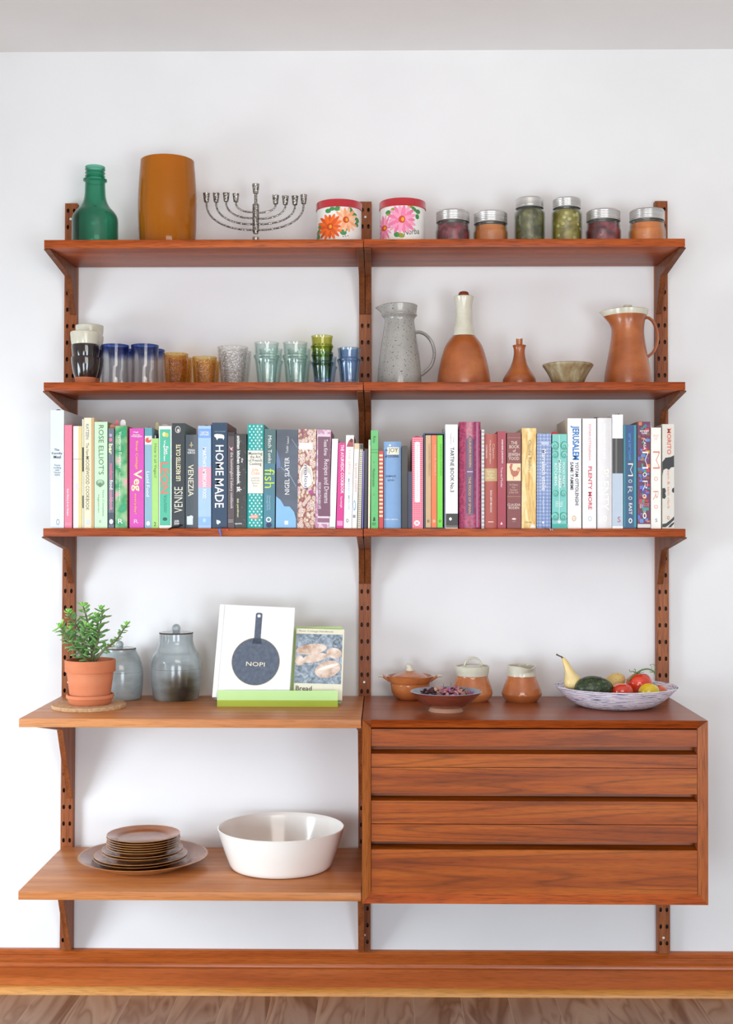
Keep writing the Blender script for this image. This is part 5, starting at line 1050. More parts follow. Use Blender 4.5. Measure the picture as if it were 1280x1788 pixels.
stem_m = noisemat('jade_stem', [(0.3, '#5f5f3c'), (0.7, '#7d7a58')], (60, 60, 60), 1, 3, rough=0.7)
leaf_m = noisemat('jade_leaf', [(0.3, '#5d8a4a'), (0.5, '#79ab62'), (0.72, '#98c47c')], (50, 50, 50), 1, 3, rough=0.3, coat=0.3)
tip_m = plain('#8ed05a', 0.35, 0, 0.4)
rnd = random.Random(11)
def pl(px, py, dy): p = P(80+px*0.125, 1040+py*0.125, Yc+dy); return Vector((p.x-t.location.x, dy, p.z-t.location.z))
BR = [([(640, 960, 0), (650, 860, 0), (640, 720, .005), (612, 560, .01), (590, 420, .012), (560, 270, .01), (522, 150, .006)], .0050),
      ([(600, 950, -.004), (545, 880, -.008), (480, 800, -.014), (380, 680, -.022), (300, 570, -.028), (250, 490, -.032), (195, 440, -.034)], .0040),
      ([(545, 880, -.008), (520, 700, .012), (480, 520, .020), (420, 400, .024), (360, 310, .02), (320, 235, .016)], .0032),
      ([(650, 900, 0), (690, 740, -.014), (735, 600, -.020), (735, 460, -.016), (715, 350, -.012), (700, 290, -.010)], .0034),
      ([(650, 880, 0), (690, 700, .018), (740, 520, .026), (765, 380, .026), (785, 260, .022), (780, 190, .02)], .0030),
      ([(670, 940, .002), (720, 870, .0), (810, 760, -.006), (920, 680, -.01), (1010, 590, -.012), (1080, 480, -.012), (1135, 415, -.012)], .0040),
      ([(600, 820, 0), (560, 700, -.02), (530, 600, -.03), (545, 500, -.034), (590, 430, -.034)], .0028),
      ([(480, 800, -.014), (430, 720, .01), (360, 640, .02), (330, 560, .02), (345, 470, .012)], .0026)]
def leaf(bm, p, dirv, L_, w_, th, mi=0):
    d_ = dirv.normalized(); up = Vector((0, 0, 1)) if abs(d_.z) < 0.9 else Vector((1, 0, 0))
    s_ = d_.cross(up).normalized(); n_ = s_.cross(d_).normalized()
    M = Matrix((d_, s_, n_)).transposed()
    ellipsoid(bm, p+d_*L_*0.52, (L_*0.5, w_*0.5, th*0.5), M, 8, 6, mi, fn=lambda v: Vector((v.x, v.y*(0.78+0.30*v.x), v.z+0.22*v.x*v.x)))
for bi, (pts, r0_) in enumerate(BR):
    cv = catmull([pl(*q) for q in pts], 5); n = len(cv)
    bm = bmesh.new(); tube(bm, cv, [r0_*(1-0.62*i/(n-1)) for i in range(n)], 8); br = obj('branch', bm, stem_m, t)
    bm = bmesh.new(); i = 4 if bi != 5 else 9; kk = 0
    while i < n:
        tng = (cv[min(i+1, n-1)]-cv[i-1]).normalized(); f_ = i/(n-1); side = tng.orthogonal().normalized()
        side = Matrix.Rotation(kk*PI/2+rnd.uniform(-0.3, 0.3)+bi, 3, tng) @ side
        Lf = (0.0295 if bi != 5 else 0.0195)*(1.08-0.38*f_)*rnd.uniform(0.85, 1.12)
        for sg in (1, -1):
            dd = side*sg+tng*rnd.uniform(0.2, 0.6)+Vector((0, 0, 0.05)); leaf(bm, cv[i], dd, Lf, Lf*0.64, Lf*0.18, 1 if f_ > 0.93 else 0)
        kk += 1; i += 2
    for q in range(6):
        a = q*2*PI/6+bi; leaf(bm, cv[-1], Vector((math.cos(a)*0.8, math.sin(a)*0.8, 0.9)), 0.0135, 0.0075, 0.0026, 1)
    obj('leaves', bm, [leaf_m, tip_m], br)
# lidded jars
def jarmat(name, dx):
    m_ = noisemat(name, [(0.25, '#8b9596'), (0.5, '#a3aeb0'), (0.75, '#b6c0c1')], (10, 10, 26), 1, 4, rough=0.2, coat=0.5, speck=(260, 0.74, '#7f786c'))
    return m_
jm1 = jarmat('blue_grey_ash_glaze', 0)
m_, nt, b = newmat('blue_grey_scorched_glaze')   # iron stain near the foot
mp = coords(nt, (10, 10, 26), False); n = N(nt, 'ShaderNodeTexNoise'); n.inputs['Scale'].default_value = 1; n.inputs['Detail'].default_value = 4; nt.links.new(mp.outputs[0], n.inputs['Vector'])
r = ramp(nt, [(0.25, '#95a1a3'), (0.5, '#aab6b9'), (0.75, '#bdc8ca')]); nt.links.new(n.outputs[0], r.inputs[0])
tc = N(nt, 'ShaderNodeTexCoord'); ns_ = N(nt, 'ShaderNodeVectorMath', operation='DISTANCE'); mp2 = N(nt, 'ShaderNodeMapping'); nt.links.new(tc.outputs['Object'], mp2.inputs[0])
mp2.inputs['Scale'].default_value = (1, 1, 0.62); nt.links.new(mp2.outputs[0], ns_.inputs[0]); ns_.inputs[1].default_value = (0.026, -0.056, 0.010)
ad = N(nt, 'ShaderNodeMath', operation='MULTIPLY_ADD'); ad.inputs[1].default_value = 0.022; nt.links.new(n.outputs[0], ad.inputs[0]); nt.links.new(ns_.outputs['Value'], ad.inputs[2])
r2 = ramp(nt, [(0.024, '#4a4038'), (0.042, '#8a7860'), (0.072, '#ffffff')]); nt.links.new(ad.outputs[0], r2.inputs[0])
mx = N(nt, 'ShaderNodeMix', data_type='RGBA', blend_type='MULTIPLY'); mx.inputs[0].default_value = 1; nt.links.new(r.outputs[0], mx.inputs[6]); nt.links.new(r2.outputs[0], mx.inputs[7]); nt.links.new(mx.outputs[2], b.inputs['Base Color'])
b.inputs['Roughness'].default_value = 0.2; b.inputs['Coat Weight'].default_value = 0.5; jm2 = m_
rimb = plain('#5a4a3e', 0.5)
def ljar(cx, basepy, label, prof, mat, lidr, lidy, knoby, knobr, rings=()):
    Y_ = G(cx, basepy, Z4).y; s_ = SPX(Y_); Y_ = min(Y_+0.9*prof[0][0]/s_*0 + 0.0, -UD-0.001-max(p[0] for p in prof)/s_); s_ = SPX(Y_)
    t = thing('lidded_jar', label, 'jar', (P(cx, 1200, Y_).x, Y_, Z4), group=None)
    zz = lambda py: P(640, py, Y_).z-Z4
    pf = [(r/s_, max(zz(y), 0)) for r, y in prof]; pf[0] = (pf[0][0], 0)
    pf = spl(pf, 4); pf = [(r, max(z, 0)) for r, z in pf]
    out = []
    for r, z in pf:
        out.append((r, z))
    bm = bmesh.new(); vessel(bm, out, 0.005, 0.006, 64)
    for ry in rings:
        zr_ = zz(ry); rr = next((r for r, z in out if z >= zr_), out[-1][0]); lathe(bm, [(rr-0.001, zr_-0.0012), (rr+0.0006, zr_), (rr-0.001, zr_+0.0012)], 64, caps=False, mi=1)
    obj('jar_body', bm, [mat, plain('#6f7a7a', 0.3, 0, 0.4)], t)
    bm = bmesh.new(); zl = zz(lidy); lr = lidr/s_; zk = zz(knoby); kr = knobr/s_
    lathe(bm, [(0, zl-0.003), (lr*0.8, zl-0.003), (lr, zl-0.001), (lr*1.01, zl+0.001), (lr*0.97, zl+0.0025), (lr*0.86, zl+0.001), (lr*0.4, zl+0.004), (kr*0.75, zl+0.006), (kr*0.7, zk-kr*0.8)]+[(kr*math.cos(a), zk+kr*math.sin(a)) for a in [-0.8+0.295*i for i in range(8)]]+[(0, zk+kr)], 48, caps=False)
    for f in bm.faces:
        ce = f.calc_center_median()
        if ce.xy.length > lr*0.93: f.material_index = 1
    obj('lid', bm, [mat, rimb], t)
ljar(307.5, 1219, 'tall blue-grey lidded stoneware jar with a scorched patch', [(36, 1222), (39, 1219), (42.5, 1200), (44, 1175), (43.2, 1155), (40, 1143), (35.5, 1137), (31.5, 1128), (29.5, 1120), (29.3, 1107)], jm2, 29.5, 1106, 1097.5, 7.5, (1138, 1167))
ljar(209, 1218, 'smaller blue-grey lidded stoneware jar partly hidden behind the potted succulent', [(36, 1221), (38, 1218), (40, 1200), (40.5, 1178), (39.5, 1165), (36, 1152), (31.5, 1143), (29, 1138), (28.2, 1134)], jm1, 28, 1133.5, 1126, 6.5, (1173,))
# cookbook stand with two books
Ys = -0.355; yl = G(480, 1234, Z4).y
lime = plain('#b9d98a', 0.45); limed = lime
t = thing('book_stand', 'lime green display stand holding two cookbooks', 'book stand', (P(484.5, 1225, yl).x, yl, Z4))
W0 = (590-379)/SPX(yl)/2; zlip = P(484, 1207, yl-0.006).z-Z4
bm = bmesh.new()
prism_x(bm, [(0.0, 0.0), (-0.0015, 0.0165), (0.0075, zlip), (0.0090, zlip-0.0008), (0.0008, 0.0165), (0.0022, 0.0022), (0.047, 0.0022), (0.047, 0)], -W0, W0)
bmesh.ops.recalc_face_normals(bm, faces=bm.faces)
for f in bm.faces:
    if f.calc_center_median().z > 0.017: f.material_index = 1
obj('front_lip', bm, [noisemat('lime_card', [(0.3, '#a3b53a'), (0.7, '#aebf45')], (8, 8, 8), 1, 2, rough=0.4), noisemat('pale_lime_card', [(0.3, '#b9de92'), (0.7, '#c2e59b')], (8, 8, 8), 1, 2, rough=0.4)], t, smooth=False)
lean = math.radians(17)
def tilt(dist, up): return (0.044+up*math.sin(lean)-dist*math.cos(lean), 0.0028+up*math.cos(lean)+dist*math.sin(lean))
bm = bmesh.new()
bx0 = P(500, 1100, yl+0.09).x-t.location.x; bx1 = P(597, 1100, yl+0.09).x-t.location.x
zt2 = P(560, 1094.5, yl+0.10).z-Z4; upb = (zt2-0.003)/math.cos(lean)
prism_x(bm, [tilt(0, 0), tilt(0, upb), tilt(-0.0025, upb), tilt(-0.0025, 0)], -W0, bx1)
obj('back_panel', bm, lime, t, smooth=False)
bm = bmesh.new(); ft = tilt(-0.003, upb*0.7)
prism_x(bm, [ft, (ft[0]+0.003, ft[1]), (ft[0]+0.040, 0.0), (ft[0]+0.037, 0.0)], -0.03, 0.03); obj('rear_prop', bm, lime, t, smooth=False)
def leanbook(name, label, w_, h_, th, pos, roll, mat, items, dist0, spinew=0.0, sidebk=None):
    # local axes: x across, y out of the cover, z up the book; rests on the stand's ledge
    t = thing(name, label, 'book', pos); t.rotation_euler = (-lean, roll, 0)
    bm = bmesh.new(); c_ = 0.0025
    box(bm, (-w_/2, -th, 0), (w_/2, -th+c_, h_), 0.0006); box(bm, (-w_/2, -c_, 0), (w_/2, 0, h_), 0.0006); box(bm, (-w_/2, -th+c_, 0), (-w_/2+c_, -c_, h_))
    mats = [mat]
    def mi(h):
        m__ = h if not isinstance(h, str) else plain(h, 0.35, 0, 0.3)
        if m__ not in mats: mats.append(m__)
        return mats.index(m__)
    for it in items:
        if it[0] == 'P':
            off = it[3] if len(it) > 3 else 0.0002
            f = bm.faces.new([bm.verts.new((x, -th-off, z)) for x, z in it[1]]); f.material_index = mi(it[2])
    obj('cover', bm, mats, t, smooth=False)
    bm = bmesh.new(); box(bm, (-w_/2+c_+0.0003, -th+c_+0.0003, 0.003), (w_/2-0.003, -c_-0.0003, h_-0.003)); obj('pages', bm, paperm, t, smooth=False)
    for it in items:
        if it[0] == 'T':
            _, s_, xa, xb, za, zb2, col, bold = it
            bm = bmesh.new(); add_text(bm, s_, lambda u, v: Vector((xa+(xb-xa)*u, -th-0.0008, za+(zb2-za)*v)), bold); obj('cover_lettering', bm, plain(col, 0.4), t, smooth=False)
    return t
E_ = lambda cx, cz, a, b_, n=28, ph=0: [(cx+a*math.cos(2*PI*i/n)*math.cos(ph)-b_*math.sin(2*PI*i/n)*math.sin(ph), cz+a*math.cos(2*PI*i/n)*math.sin(ph)+b_*math.sin(2*PI*i/n)*math.cos(ph)) for i in range(n)]
ledge = yl+0.044
wn, hn, thn = 0.196, 0.243, 0.030
pan = noisemat('dark_pan_print', [(0.3, '#4b5564'), (0.7, '#5d6878')], (120, 120, 120), 1, 4, rough=0.5)
pcx, pcz = 0.006, 0.097
hd = [(pcx+x, z) for x, z in [(-0.0125, pcz+0.053), (-0.0085, pcz+0.072), (-0.0085, pcz+0.142), (-0.0075, pcz+0.1455), (-0.004, pcz+0.147), (0.004, pcz+0.147), (0.0075, pcz+0.1455), (0.0085, pcz+0.142), (0.0085, pcz+0.072), (0.0125, pcz+0.053)]]
hd = [(x, pcz+(z-pcz)*0.87) for x, z in hd]
p0 = P(436, 1232, yl); nx = p0.x
leanbook('cookbook', 'large white cookbook with a dark frying pan on its cover on the lime stand', wn, hn, thn, (nx, ledge, Z4+0.0085), math.radians(2.6), plain('#f1f0ee', 0.4), [
    ('P', E_(pcx, pcz, 0.0622, 0.0622, 48), '#b9a878', 0.00015), ('P', E_(pcx, pcz, 0.0610, 0.0610, 48), pan, 0.0003), ('P', hd, pan, 0.0003), ('P', E_(pcx, pcz+0.1195, 0.0042, 0.0042, 16), '#f1f0ee', 0.0005),
    ('P', [(-wn/2+0.012, 0.001), (-wn/2+0.014, 0.001), (-wn/2+0.014, hn-0.001), (-wn/2+0.012, hn-0.001)], '#d9d7d4'),
    ('T', 'NOPI', pcx-0.024, pcx+0.024, pcz-0.0125, pcz-0.0015, '#f0e6c8', 0.0)], 0)
stone = noisemat('stone_print', [(0.3, '#4f6068'), (0.5, '#8493a0'), (0.7, '#b8c0c8')], (60, 60, 60), 1, 5, rough=0.4, dist=1.5)
loaf = noisemat('bread_print', [(0.3, '#b08a72'), (0.5, '#d9c0ac'), (0.7, '#eaddd0')], (50, 50, 50), 1, 4, rough=0.4)
wb, hb_, thb = 0.125, 0.184, 0.020
bxp = P(553.5, 1232, yl).x
leanbook('cookbook', 'smaller bread cookbook with loaves on its cover at the right of the lime stand', wb, hb_, thb, (bxp, ledge, Z4+0.009), math.radians(1.5), plain('#e4dfc6', 0.4), [
    ('P', [(-wb/2+0.0005, 0.041), (wb/2-0.004, 0.041), (wb/2-0.004, 0.170), (-wb/2+0.0005, 0.170)], stone, 0.00015),
    ('P', E_(-0.021, 0.130, 0.040, 0.0135, 24, 0.15), loaf, 0.0003), ('P', E_(-0.0125, 0.107, 0.034, 0.011, 24, 0.25), loaf, 0.0004), ('P', E_(0.038, 0.121, 0.020, 0.014, 20, -0.15), loaf, 0.00035), ('P', E_(-0.050, 0.099, 0.0115, 0.013, 20, 0.3), loaf, 0.00045),
    ('P', E_(0.023, 0.079, 0.034, 0.021, 28, 0.32), loaf, 0.0005), ('P', E_(0.024, 0.085, 0.028, 0.0045, 20, 0.32), '#efe6da', 0.0006),
    ('T', 'River Cottage Handbook', -0.054, 0.034, 0.1735, 0.1795, '#8a8468', 0.0), ('T', 'Bread', -0.057, -0.016, 0.022, 0.034, '#4a4034', 0.01)], 0)
# ------------------------------------------------------------------ cabinet top, pottery
def on(cx, basepy, z=Z4): g = G(cx, basepy, z); return g
# casserole
Y_ = max(min(G(716, 1215, Z4).y, -UD-0.066), -0.2); s_ = SPX(Y_); zz = lambda py: P(640, py, Y_).z-Z4
t = thing('casserole_dish', 'small tan lidded casserole with two handles beside the middle upright', 'casserole', (P(716, 1200, Y_).x, Y_, Z4))
bm = bmesh.new(); hr = zz(1180)
pf = spl([(17/s_, 0), (21/s_, 0.001), (28/s_, hr*0.16), (33/s_, hr*0.38), (34.6/s_, hr*0.60), (34.8/s_, hr*0.70), (37/s_, hr*0.78), (40/s_, hr)], 4)
vessel(bm, pf, 0.004, 0.006, 56); obj('dish', bm, honey_st, t)
for sg in (-1, 1):
    bm = bmesh.new(); x0_ = sg*38/s_
    tube(bm, catmull([(x0_*0.93, 0, hr*0.80), (x0_*1.12, 0, hr*0.92), (x0_*1.28, 0, hr*1.0), (x0_*1.46, 0, hr*1.0)], 4), [0.010, 0.0095, 0.009, 0.0088, 0.0085, 0.008, 0.0078, 0.0075, 0.0075, 0.0075, 0.0072, 0.007, 0.006][:13], 12, flat=(0.5, (0, 0, 1)))
    for f in bm.faces:
        if abs(f.calc_center_median().x) > abs(x0_)*1.25: f.material_index = 1
    obj('handle', bm, [honey_st, cream_gl], t, label='side handle with a cream glazed tip')
bm = bmesh.new(); lr = 33/s_
lathe(bm, spl([(0.004, hr-0.010), (lr, hr-0.008), (lr*0.99, hr-0.004), (lr*0.8, hr+0.003), (lr*0.45, hr+0.009), (lr*0.27, hr+0.012)], 3)+spl([(lr*0.24, hr+0.014), (lr*0.2, hr+0.021), (lr*0.2, hr+0.028), (lr*0.1, hr+0.032), (0.0003, hr+0.0335)], 3), 40, caps=False)
for f in bm.faces:
    if f.calc_center_median().z > hr+0.014: f.material_index = 1
for v in bm.verts:
    if v.co.z > hr+0.016: v.co.x -= (v.co.z-hr-0.016)*0.25
obj('lid', bm, [honey_st, cream_gl], t)
# footed bowl with dried petals
Y_ = G(779, 1245, Z4).y+0.036; s_ = SPX(Y_); zz = lambda py: P(640, py, Y_).z-Z4; zr_ = zz(1206.5)
t = thing('footed_bowl', 'wide reddish footed bowl in front of the casserole and lidded pot', 'bowl', (P(778.8, 1200, Y_).x, Y_, Z4))
bm = bmesh.new()
pf = spl([(30/s_, 0), (30/s_, 0.002), (27.5/s_, 0.007), (29/s_, 0.0105)], 2)+spl([(32/s_, 0.0125), (43/s_, zr_*0.45), (54/s_, zr_*0.74), (62.4/s_, zr_)], 4)
lathe(bm, [(0, 0.003)]+inner(pf, 0.0035, 0.012), 64, caps=False)
for f in bm.faces:
    ce = f.calc_center_median()
    if ce.z < 0.0105: f.material_index = 2
    elif f.normal.z > 0.2 and ce.xy.length < 60/s_ : f.material_index = 1
bmesh.ops.recalc_face_normals(bm, faces=bm.faces)
for f in bm.faces:
    if f.calc_center_median().z > 0.0125 and f.normal.z > 0.15: f.material_index = 1
obj('bowl_body', bm, [noisemat('red_brown_glaze', [(0.3, '#6e3325'), (0.7, '#8a4733')], (12, 12, 60), 1, 3, rough=0.25, coat=0.4), noisemat('grey_blue_inside_glaze', [(0.3, '#7d8494'), (0.7, '#a2a9b6')], (20, 20, 20), 1, 3, rough=0.2), plain('#b98a70', 0.6)], t)
pet = thing('dried_petals', 'dried pink and purple petals with thin stems in the reddish footed bowl', 'dried petals', (t.location.x, Y_, Z4+zr_-0.016))
pet['kind'] = 'stuff'
bm = bmesh.new(); rr = random.Random(4)
for i in range(150):
    a = rr.uniform(0, 2*PI); q = rr.random()**0.5*46/s_; p = Vector((q*math.cos(a), q*math.sin(a), rr.uniform(0.0, 0.012)+0.009*(1.0-q/(50/s_))+0.004))
    M = Matrix.Rotation(rr.uniform(0, PI), 3, 'Z') @ Matrix.Rotation(rr.uniform(-0.9, 0.9), 3, 'X') @ Matrix.Rotation(rr.uniform(-0.7, 0.7), 3, 'Y')
    k = rr.choice((0, 0, 1, 2, 2, 3, 4)) if p.x > -0.025 else rr.choice((1, 1, 5))
    ellipsoid(bm, p, (rr.uniform(0.005, 0.011), rr.uniform(0.003, 0.006), 0.0008), M, 7, 4, k, fn=lambda v: Vector((v.x, v.y, v.z+1.5*v.x*v.x)))
for dx, h_ in ((-0.006, 0.034), (0.012, 0.038)): tube(bm, [(dx, 0, 0.002), (dx+0.001, 0.002, h_*0.6), (dx, 0.003, h_)], 0.0005, 6, mi=5)
o = obj('petal_heap', bm, [plain('#d9939c', 0.7), plain('#5e2636', 0.7), plain('#c9a184', 0.7), plain('#a05a90', 0.7), plain('#b9687c', 0.7), plain('#4a3a34', 0.7)], pet); o['kind'] = 'stuff'
# lidded sugar pot
Y_ = -UD-0.075; s_ = SPX(Y_); zz = lambda py: P(640, py, Y_).z-Z4
def pot(label, name, cx, prof, bandpy, Yq, mod=None):
    s_ = SPX(Yq); zq_ = lambda py: P(640, py, Yq).z-Z4
    t = thing(name, label, 'pot' if 'pot' in label else 'jug', (P(cx, 1200, Yq).x, Yq, Z4))
    pf = [(r/s_, max(zq_(y), 0)) for r, y in prof]; pf[0] = (pf[0][0], 0); pf = [(r, max(z, 0)) for r, z in spl(pf, 4)]
    bm = bmesh.new(); vessel(bm, pf, 0.0035, 0.006, 64, mod=mod(pf[-1][1]) if mod else None); zb3 = zq_(bandpy)
    for f in bm.faces:
        if f.calc_center_median().z > zb3: f.material_index = 1
    obj('pot_body', bm, [honey_st, cream_gl], t); return t, pf, s_
t, pf, s_ = pot('tan lidded pot with a cream rim and loop handle behind the footed bowl', 'lidded_pot', 824.5, [(27, 1221), (31, 1219), (35, 1212), (35.5, 1207.5), (32.8, 1197), (29.6, 1188), (27.2, 1180.5), (27.6, 1178), (29.5, 1170), (30.2, 1162.5)], 1179, -0.11)
hr = pf[-1][1]; bm = bmesh.new(); lathe(bm, [(0, hr-0.008), (25/s_, hr-0.007), (25.5/s_, hr-0.004), (20/s_, hr-0.001), (0, hr+0.003)], 40, caps=False)
tube(bm, [Vector((15*math.cos(a)/s_+1.5/s_, 0, hr-0.002+0.0235*math.sin(a))) for a in [PI*i/14 for i in range(15)]], 0.0030, 10, flat=(1.7, (0, 1, 0)))
obj('lid', bm, cream_gl, t)
def lipf(top):
    def f(r, z, a):
        d_ = math.atan2(math.sin(a+PI/2-0.35), math.cos(a+PI/2-0.35)); k = math.exp(-(d_/0.42)**2)*max(0, min(1, (z-top+0.016)/0.016))
        return (r+0.010*k, z-0.005*k)
    return f
pot('small tan milk jug with a cream rim and pouring lip beside the lidded pot', 'milk_jug', 911, [(26, 1221), (30.5, 1218.5), (34.4, 1212), (34.7, 1208), (31.2, 1197), (27.6, 1187), (24.8, 1180), (24.4, 1176), (24.8, 1168), (25.2, 1161.5)], 1179, -0.115, mod=lipf)
# basket with produce
Yk = -UD-0.21; s_ = SPX(Yk)
gk = G(1075, 1236, Z4); Yk = gk.y+0.03; s_ = SPX(Yk); Rk = 105.8/s_
zr_ = P(640, 1196.5, Yk).z-Z4
m_, nt, b = newmat('coiled_paper_basket')
tc = N(nt, 'ShaderNodeTexCoord'); sx = N(nt, 'ShaderNodeSeparateXYZ'); nt.links.new(tc.outputs['Object'], sx.inputs[0])
at2 = N(nt, 'ShaderNodeMath', operation='ARCTAN2'); nt.links.new(sx.outputs[1], at2.inputs[0]); nt.links.new(sx.outputs[0], at2.inputs[1])
a1 = N(nt, 'ShaderNodeMath', operation='MULTIPLY'); a1.inputs[1].default_value = 2.2; nt.links.new(at2.outputs[0], a1.inputs[0])
z1 = N(nt, 'ShaderNodeMath', operation='MULTIPLY'); z1.inputs[1].default_value = 330; nt.links.new(sx.outputs[2], z1.inputs[0])
cb = N(nt, 'ShaderNodeCombineXYZ'); nt.links.new(a1.outputs[0], cb.inputs[0]); nt.links.new(z1.outputs[0], cb.inputs[1])
n = N(nt, 'ShaderNodeTexNoise'); n.inputs['Scale'].default_value = 1; n.inputs['Detail'].default_value = 3; n.inputs['Roughness'].default_value = 0.7; nt.links.new(cb.outputs[0], n.inputs['Vector'])
r = ramp(nt, [(0.30, '#2f3056'), (0.40, '#6f6f98'), (0.44, '#e2e1ea'), (0.54, '#eceaf0'), (0.57, '#dfa8b8'), (0.60, '#e9e8ee'), (0.66, '#7484b8')]); nt.links.new(n.outputs[0], r.inputs[0]); nt.links.new(r.outputs[0], b.inputs['Base Color']); b.inputs['Roughness'].default_value = 0.6
bm = bmesh.new(); prof = []
nC = 12
for i in range(nC*4+1):
    u = i/(nC*4); r_ = Rk*(0.50+0.50*u**0.80)+0.0008*math.sin(i*PI/2+PI/4); z_ = zr_*(u**1.35)
    prof.append((r_, max(0, z_)))
lathe(bm, [(0, 0)]+inner(prof, 0.0055, 0.005), 96, caps=False)
kx = P(1075.3, 1200, Yk).x
bk = obj('woven_bowl', bm, m_, angle=60); bk.location = (kx, Yk, Z4); tag(bk, 'white and lavender coiled basket bowl holding fruit and vegetables', 'bowl')
def inb(px, py, dy, *a): p = P(px, py, Yk+dy); return Vector((p.x, Yk+dy, p.z))
avo = noisemat('avocado_skin', [(0.35, '#1f281a'), (0.6, '#39482a'), (0.72, '#6c7a44')], (170, 170, 170), 1, 3, rough=0.35, bump=0.8)
tom = noisemat('tomato_skin', [(0.3, '#c92a17'), (0.7, '#dc4526')], (12, 12, 12), 1, 2, rough=0.12, coat=0.7)
def solid(name, label, cat, c_, rad, rot, mat, fn=None, ug=24, vg=16):
    t = thing(name, label, cat, c_); bm = bmesh.new(); ellipsoid(bm, (0, 0, 0), rad, rot, ug, vg, 0, fn); o = obj('flesh' if cat != 'gourd' else 'body', bm, mat, t); return t
# gourd
c_ = inb(1000, 1192, -0.035); t = thing('ornamental_gourd', 'pale yellow pear-shaped gourd with a curved stem in the basket bowl', 'gourd', c_)
bm = bmesh.new(); sp = SPX(c_.y)
axis = [Vector((P(x, y, c_.y+dy).x-c_.x, dy, P(x, y, c_.y+dy).z-c_.z)) for x, y, dy in ((1004, 1204, 0), (1002, 1196, 0), (998.5, 1186, 0.003), (994.5, 1174, 0.006), (990.5, 1164, 0.008), (986, 1154, 0.010), (983, 1149, 0.012))]
tube(bm, catmull(axis, 4), [x/sp for x in [3, 8, 11, 13, 14.5, 15.3, 15.5, 15.2, 14.5, 13, 11, 9.5, 8.4, 7.6, 7, 6.6, 6.2, 5.8, 5.3, 4.8, 4.3, 3.7, 3.2, 2.8, 2.2]], 20)
obj('body', bm, noisemat('gourd_skin', [(0.3, '#dcb860'), (0.6, '#ead193'), (0.8, '#f0dfae')], (25, 25, 10), 1, 3, rough=0.35), t)
bm = bmesh.new(); ax2 = [Vector((P(x, y, c_.y+0.012).x-c_.x, 0.012, P(x, y, c_.y+0.012).z-c_.z)) for x, y in ((983.5, 1150), (980.5, 1147), (976, 1145), (971.5, 1142.5))]
tube(bm, catmull(ax2, 3), [0.0030, 0.0026, 0.0022, 0.0020, 0.0018, 0.0017, 0.0017, 0.0018, 0.0020, 0.0022], 8); obj('stem', bm, plain('#5b4a3a', 0.7), t)
solid('avocado', 'dark green bumpy avocado at the front of the basket bowl', 'avocado', inb(1037, 1203, -0.058), (0.049, 0.034, 0.033), Matrix.Rotation(-0.06, 3, 'Y'), avo, fn=lambda v: Vector((v.x, v.y*(1-0.1*v.x), v.z*(1-0.12*v.x))))
solid('potato', 'speckled yellow potato behind the avocado in the basket bowl', 'potato', inb(1073, 1191, 0.020), (0.030, 0.024, 0.022), Matrix.Rotation(-0.5, 3, 'Y'), noisemat('speckled_yellow', [(0.3, '#d9b86a'), (0.7, '#e8cf90')], (12, 12, 12), 1, 3, rough=0.4, speck=(260, 0.68, '#8a7434')))
flat_ = lambda v: Vector((v.x, v.y, v.z*0.86-0.10*math.exp(-(v.x**2+v.y**2)*9)*(1 if v.z > 0 else -1)))
solid('tomato', 'smaller red tomato beside the avocado in the basket bowl', 'tomato', inb(1087, 1208, -0.062), (0.0275, 0.0255, 0.0265), Matrix.Identity(3), tom, flat_)
tt = solid('tomato', 'larger red tomato with its green vine in the basket bowl', 'tomato', inb(1116.5, 1194, -0.020), (0.0335, 0.0320, 0.0340), Matrix.Identity(3), tom, flat_)
tc0 = inb(1116.5, 1194, -0.020)
vine_m = plain('#5f7d45', 0.6); bm = bmesh.new()
def vp(x, y, dy=0): q = P(x, y, tc0.y+dy); return Vector((q.x-tc0.x, dy, q.z-tc0.z))
tube(bm, catmull([vp(1097, 1189, -.02), vp(1104, 1181, -.015), vp(1112, 1175, -.005), vp(1122, 1169.5), vp(1133, 1168.5), vp(1142, 1173), vp(1144, 1177)], 4), 0.0021, 8)
tube(bm, catmull([vp(1110, 1176), vp(1106, 1172), vp(1101, 1173), vp(1099, 1169)], 4), 0.0009, 6)
tube(bm, catmull([vp(1108, 1175), vp(1110, 1170), vp(1107, 1168)], 4), 0.0009, 6)
tube(bm, catmull([vp(1137, 1170), vp(1138, 1164), vp(1135, 1161), vp(1141, 1160), vp(1144, 1164), vp(1143, 1172)], 4), 0.0006, 6)
for a in range(6):
    d_ = Vector((math.cos(a*PI/3), math.sin(a*PI/3), 0.25)); leaf(bm, vp(1115, 1176), d_, 0.015, 0.004, 0.0012)
for a in range(5):
    d_ = Vector((math.cos(a*1.26), math.sin(a*1.26), 0.1)); leaf(bm, vp(1141, 1174), d_, 0.012, 0.004, 0.0012)
obj('vine', bm, vine_m, tt, label='green tomato vine with curled leaves')
yg = noisemat('yellow_green_skin', [(0.4, '#e8b41c'), (0.5, '#d9c22a'), (0.6, '#8aa838')], (14, 14, 14), 1, 1, rough=0.15, coat=0.5)
t = solid('bell_pepper', 'small yellow and green pepper at the right of the basket bowl', 'pepper', inb(1134, 1209, -0.058), (0.026, 0.022, 0.023), Matrix.Rotation(0.15, 3, 'Y'), yg, fn=lambda v: Vector((v.x*(1+0.06*math.cos(4*math.atan2(v.y, v.z))), v.y, v.z)))
solid('tomato', 'small orange-red tomato half hidden under the yellow pepper', 'tomato', inb(1150, 1207, -0.028), (0.021, 0.020, 0.019), Matrix.Identity(3), noisemat('orange_tomato', [(0.3, '#d8602a'), (0.7, '#e07a3a')], (12, 12, 12), 1, 2, rough=0.15, coat=0.5), flat_)
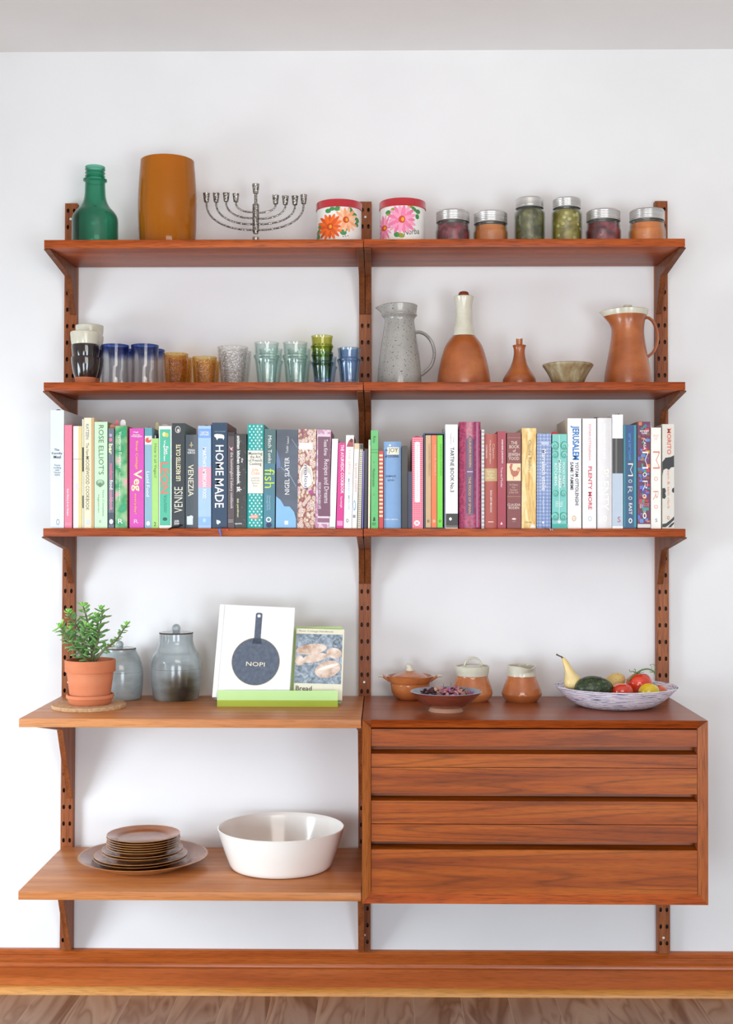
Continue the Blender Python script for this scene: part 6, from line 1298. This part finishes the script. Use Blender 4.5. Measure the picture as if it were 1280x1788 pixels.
# ------------------------------------------------------------------ bottom shelf
platm = noisemat('brown_plate_glaze', [(0.3, '#8a4a22'), (0.55, '#aa6430'), (0.8, '#c07c40')], (10, 10, 60), 1, 4, rough=0.25, coat=0.35)
edgem = noisemat('plate_cream_edge', [(0.3, '#b5783e'), (0.7, '#cf9a62')], (40, 40, 40), 1, 2, rough=0.3, coat=0.3)
cg = G(250, 1515, Z5); Yp = cg.y+0.03; sp = SPX(Yp)
def plate(R, H, foot, label, cat, loc, group=None):
    bm = bmesh.new()
    pr = [(0, 0.0), (foot*0.92, 0.0), (foot, 0.0005), (foot*1.03, 0.003), (R*0.80, H*0.45), (R*0.985, H*0.93), (R, H-0.0008), (R*0.992, H), (R*0.975, H-0.0008), (R*0.80, H*0.45+0.0042), (R*0.735, H*0.30+0.0038), (R*0.70, 0.0062), (R*0.66, 0.0050), (0, 0.0050)]
    lathe(bm, pr, 72, caps=False)
    for f in bm.faces:
        f.normal_update()
        if f.calc_center_median().xy.length > R*0.965: f.material_index = 1
    bmesh.ops.recalc_face_normals(bm, faces=bm.faces)
    for f in bm.faces:
        if f.normal.z < -0.1: f.material_index = 1
    o = obj('dinner_plate', bm, [platm, edgem], angle=50); o.location = loc; tag(o, label, cat, group); return o
px0 = P(250, 1500, Yp).x
plate(112.3/sp, 0.027, 72/sp, 'large brown platter under the plate stack', 'platter', (px0, Yp, Z5)).name = 'serving_platter'
zc_ = Z5+0.0058; stack = [(81.6, 2), (81.0, 0), (70.5, 0), (70.3, 0)]+[(63.6, 0)]*6
names = ['medium brown plate at the very bottom of the stack on the platter', 'medium brown plate second from the bottom of the stack on the platter',
         'brown plate third from the bottom of the stack, narrower than the two below', 'brown plate fourth from the bottom of the stack on the platter',
         'small brown plate sixth from the top of the stack', 'small brown plate fifth from the top of the stack', 'small brown plate fourth from the top of the stack',
         'small brown plate third from the top of the stack', 'small brown plate directly below the topmost plate', 'small brown plate on top of the stack, showing its orange well']
step = [0.0062, 0.0085, 0.0062, 0.0072]+[0.0058]*6
for i, ((r_, _), nm) in enumerate(zip(stack, names)):
    jx = (-0.004, -0.003, 0.001, 0.001, 0.003, 0.0035, 0.003, 0.004, 0.003, 0.0035)[i]
    o = plate(r_/sp, 0.0165, r_*0.62/sp, nm, 'plate', (px0+jx-0.003, Yp+0.002, zc_), 'stacked brown plates')
    zc_ += step[i]
# white bowl
cg = G(491, 1523, Z5); Yw = cg.y+0.055; sw = SPX(Yw); zz = lambda py: P(640, py, Yw).z-Z5
wht = noisemat('white_glaze', [(0.3, '#f2efe8'), (0.7, '#f6f3ec')], (5, 5, 5), 1, 2, rough=0.16, coat=0.3)
bm = bmesh.new(); zr_ = zz(1444)
pf = spl([(76/sw, 0), (84/sw, 0.0015), (88.5/sw, 0.008), (92.5/sw, 0.022), (102/sw, zr_*0.6), (110.4/sw, zr_)], 5)
pf = [(r, max(z, 0)) for r, z in pf]
vessel(bm, pf, 0.0045, 0.006, 96); o = obj('serving_bowl', bm, wht); o.location = (P(490.8, 1500, Yw).x, Yw, Z5); tag(o, 'large white ceramic bowl on the low teak shelf beside the plates', 'bowl')
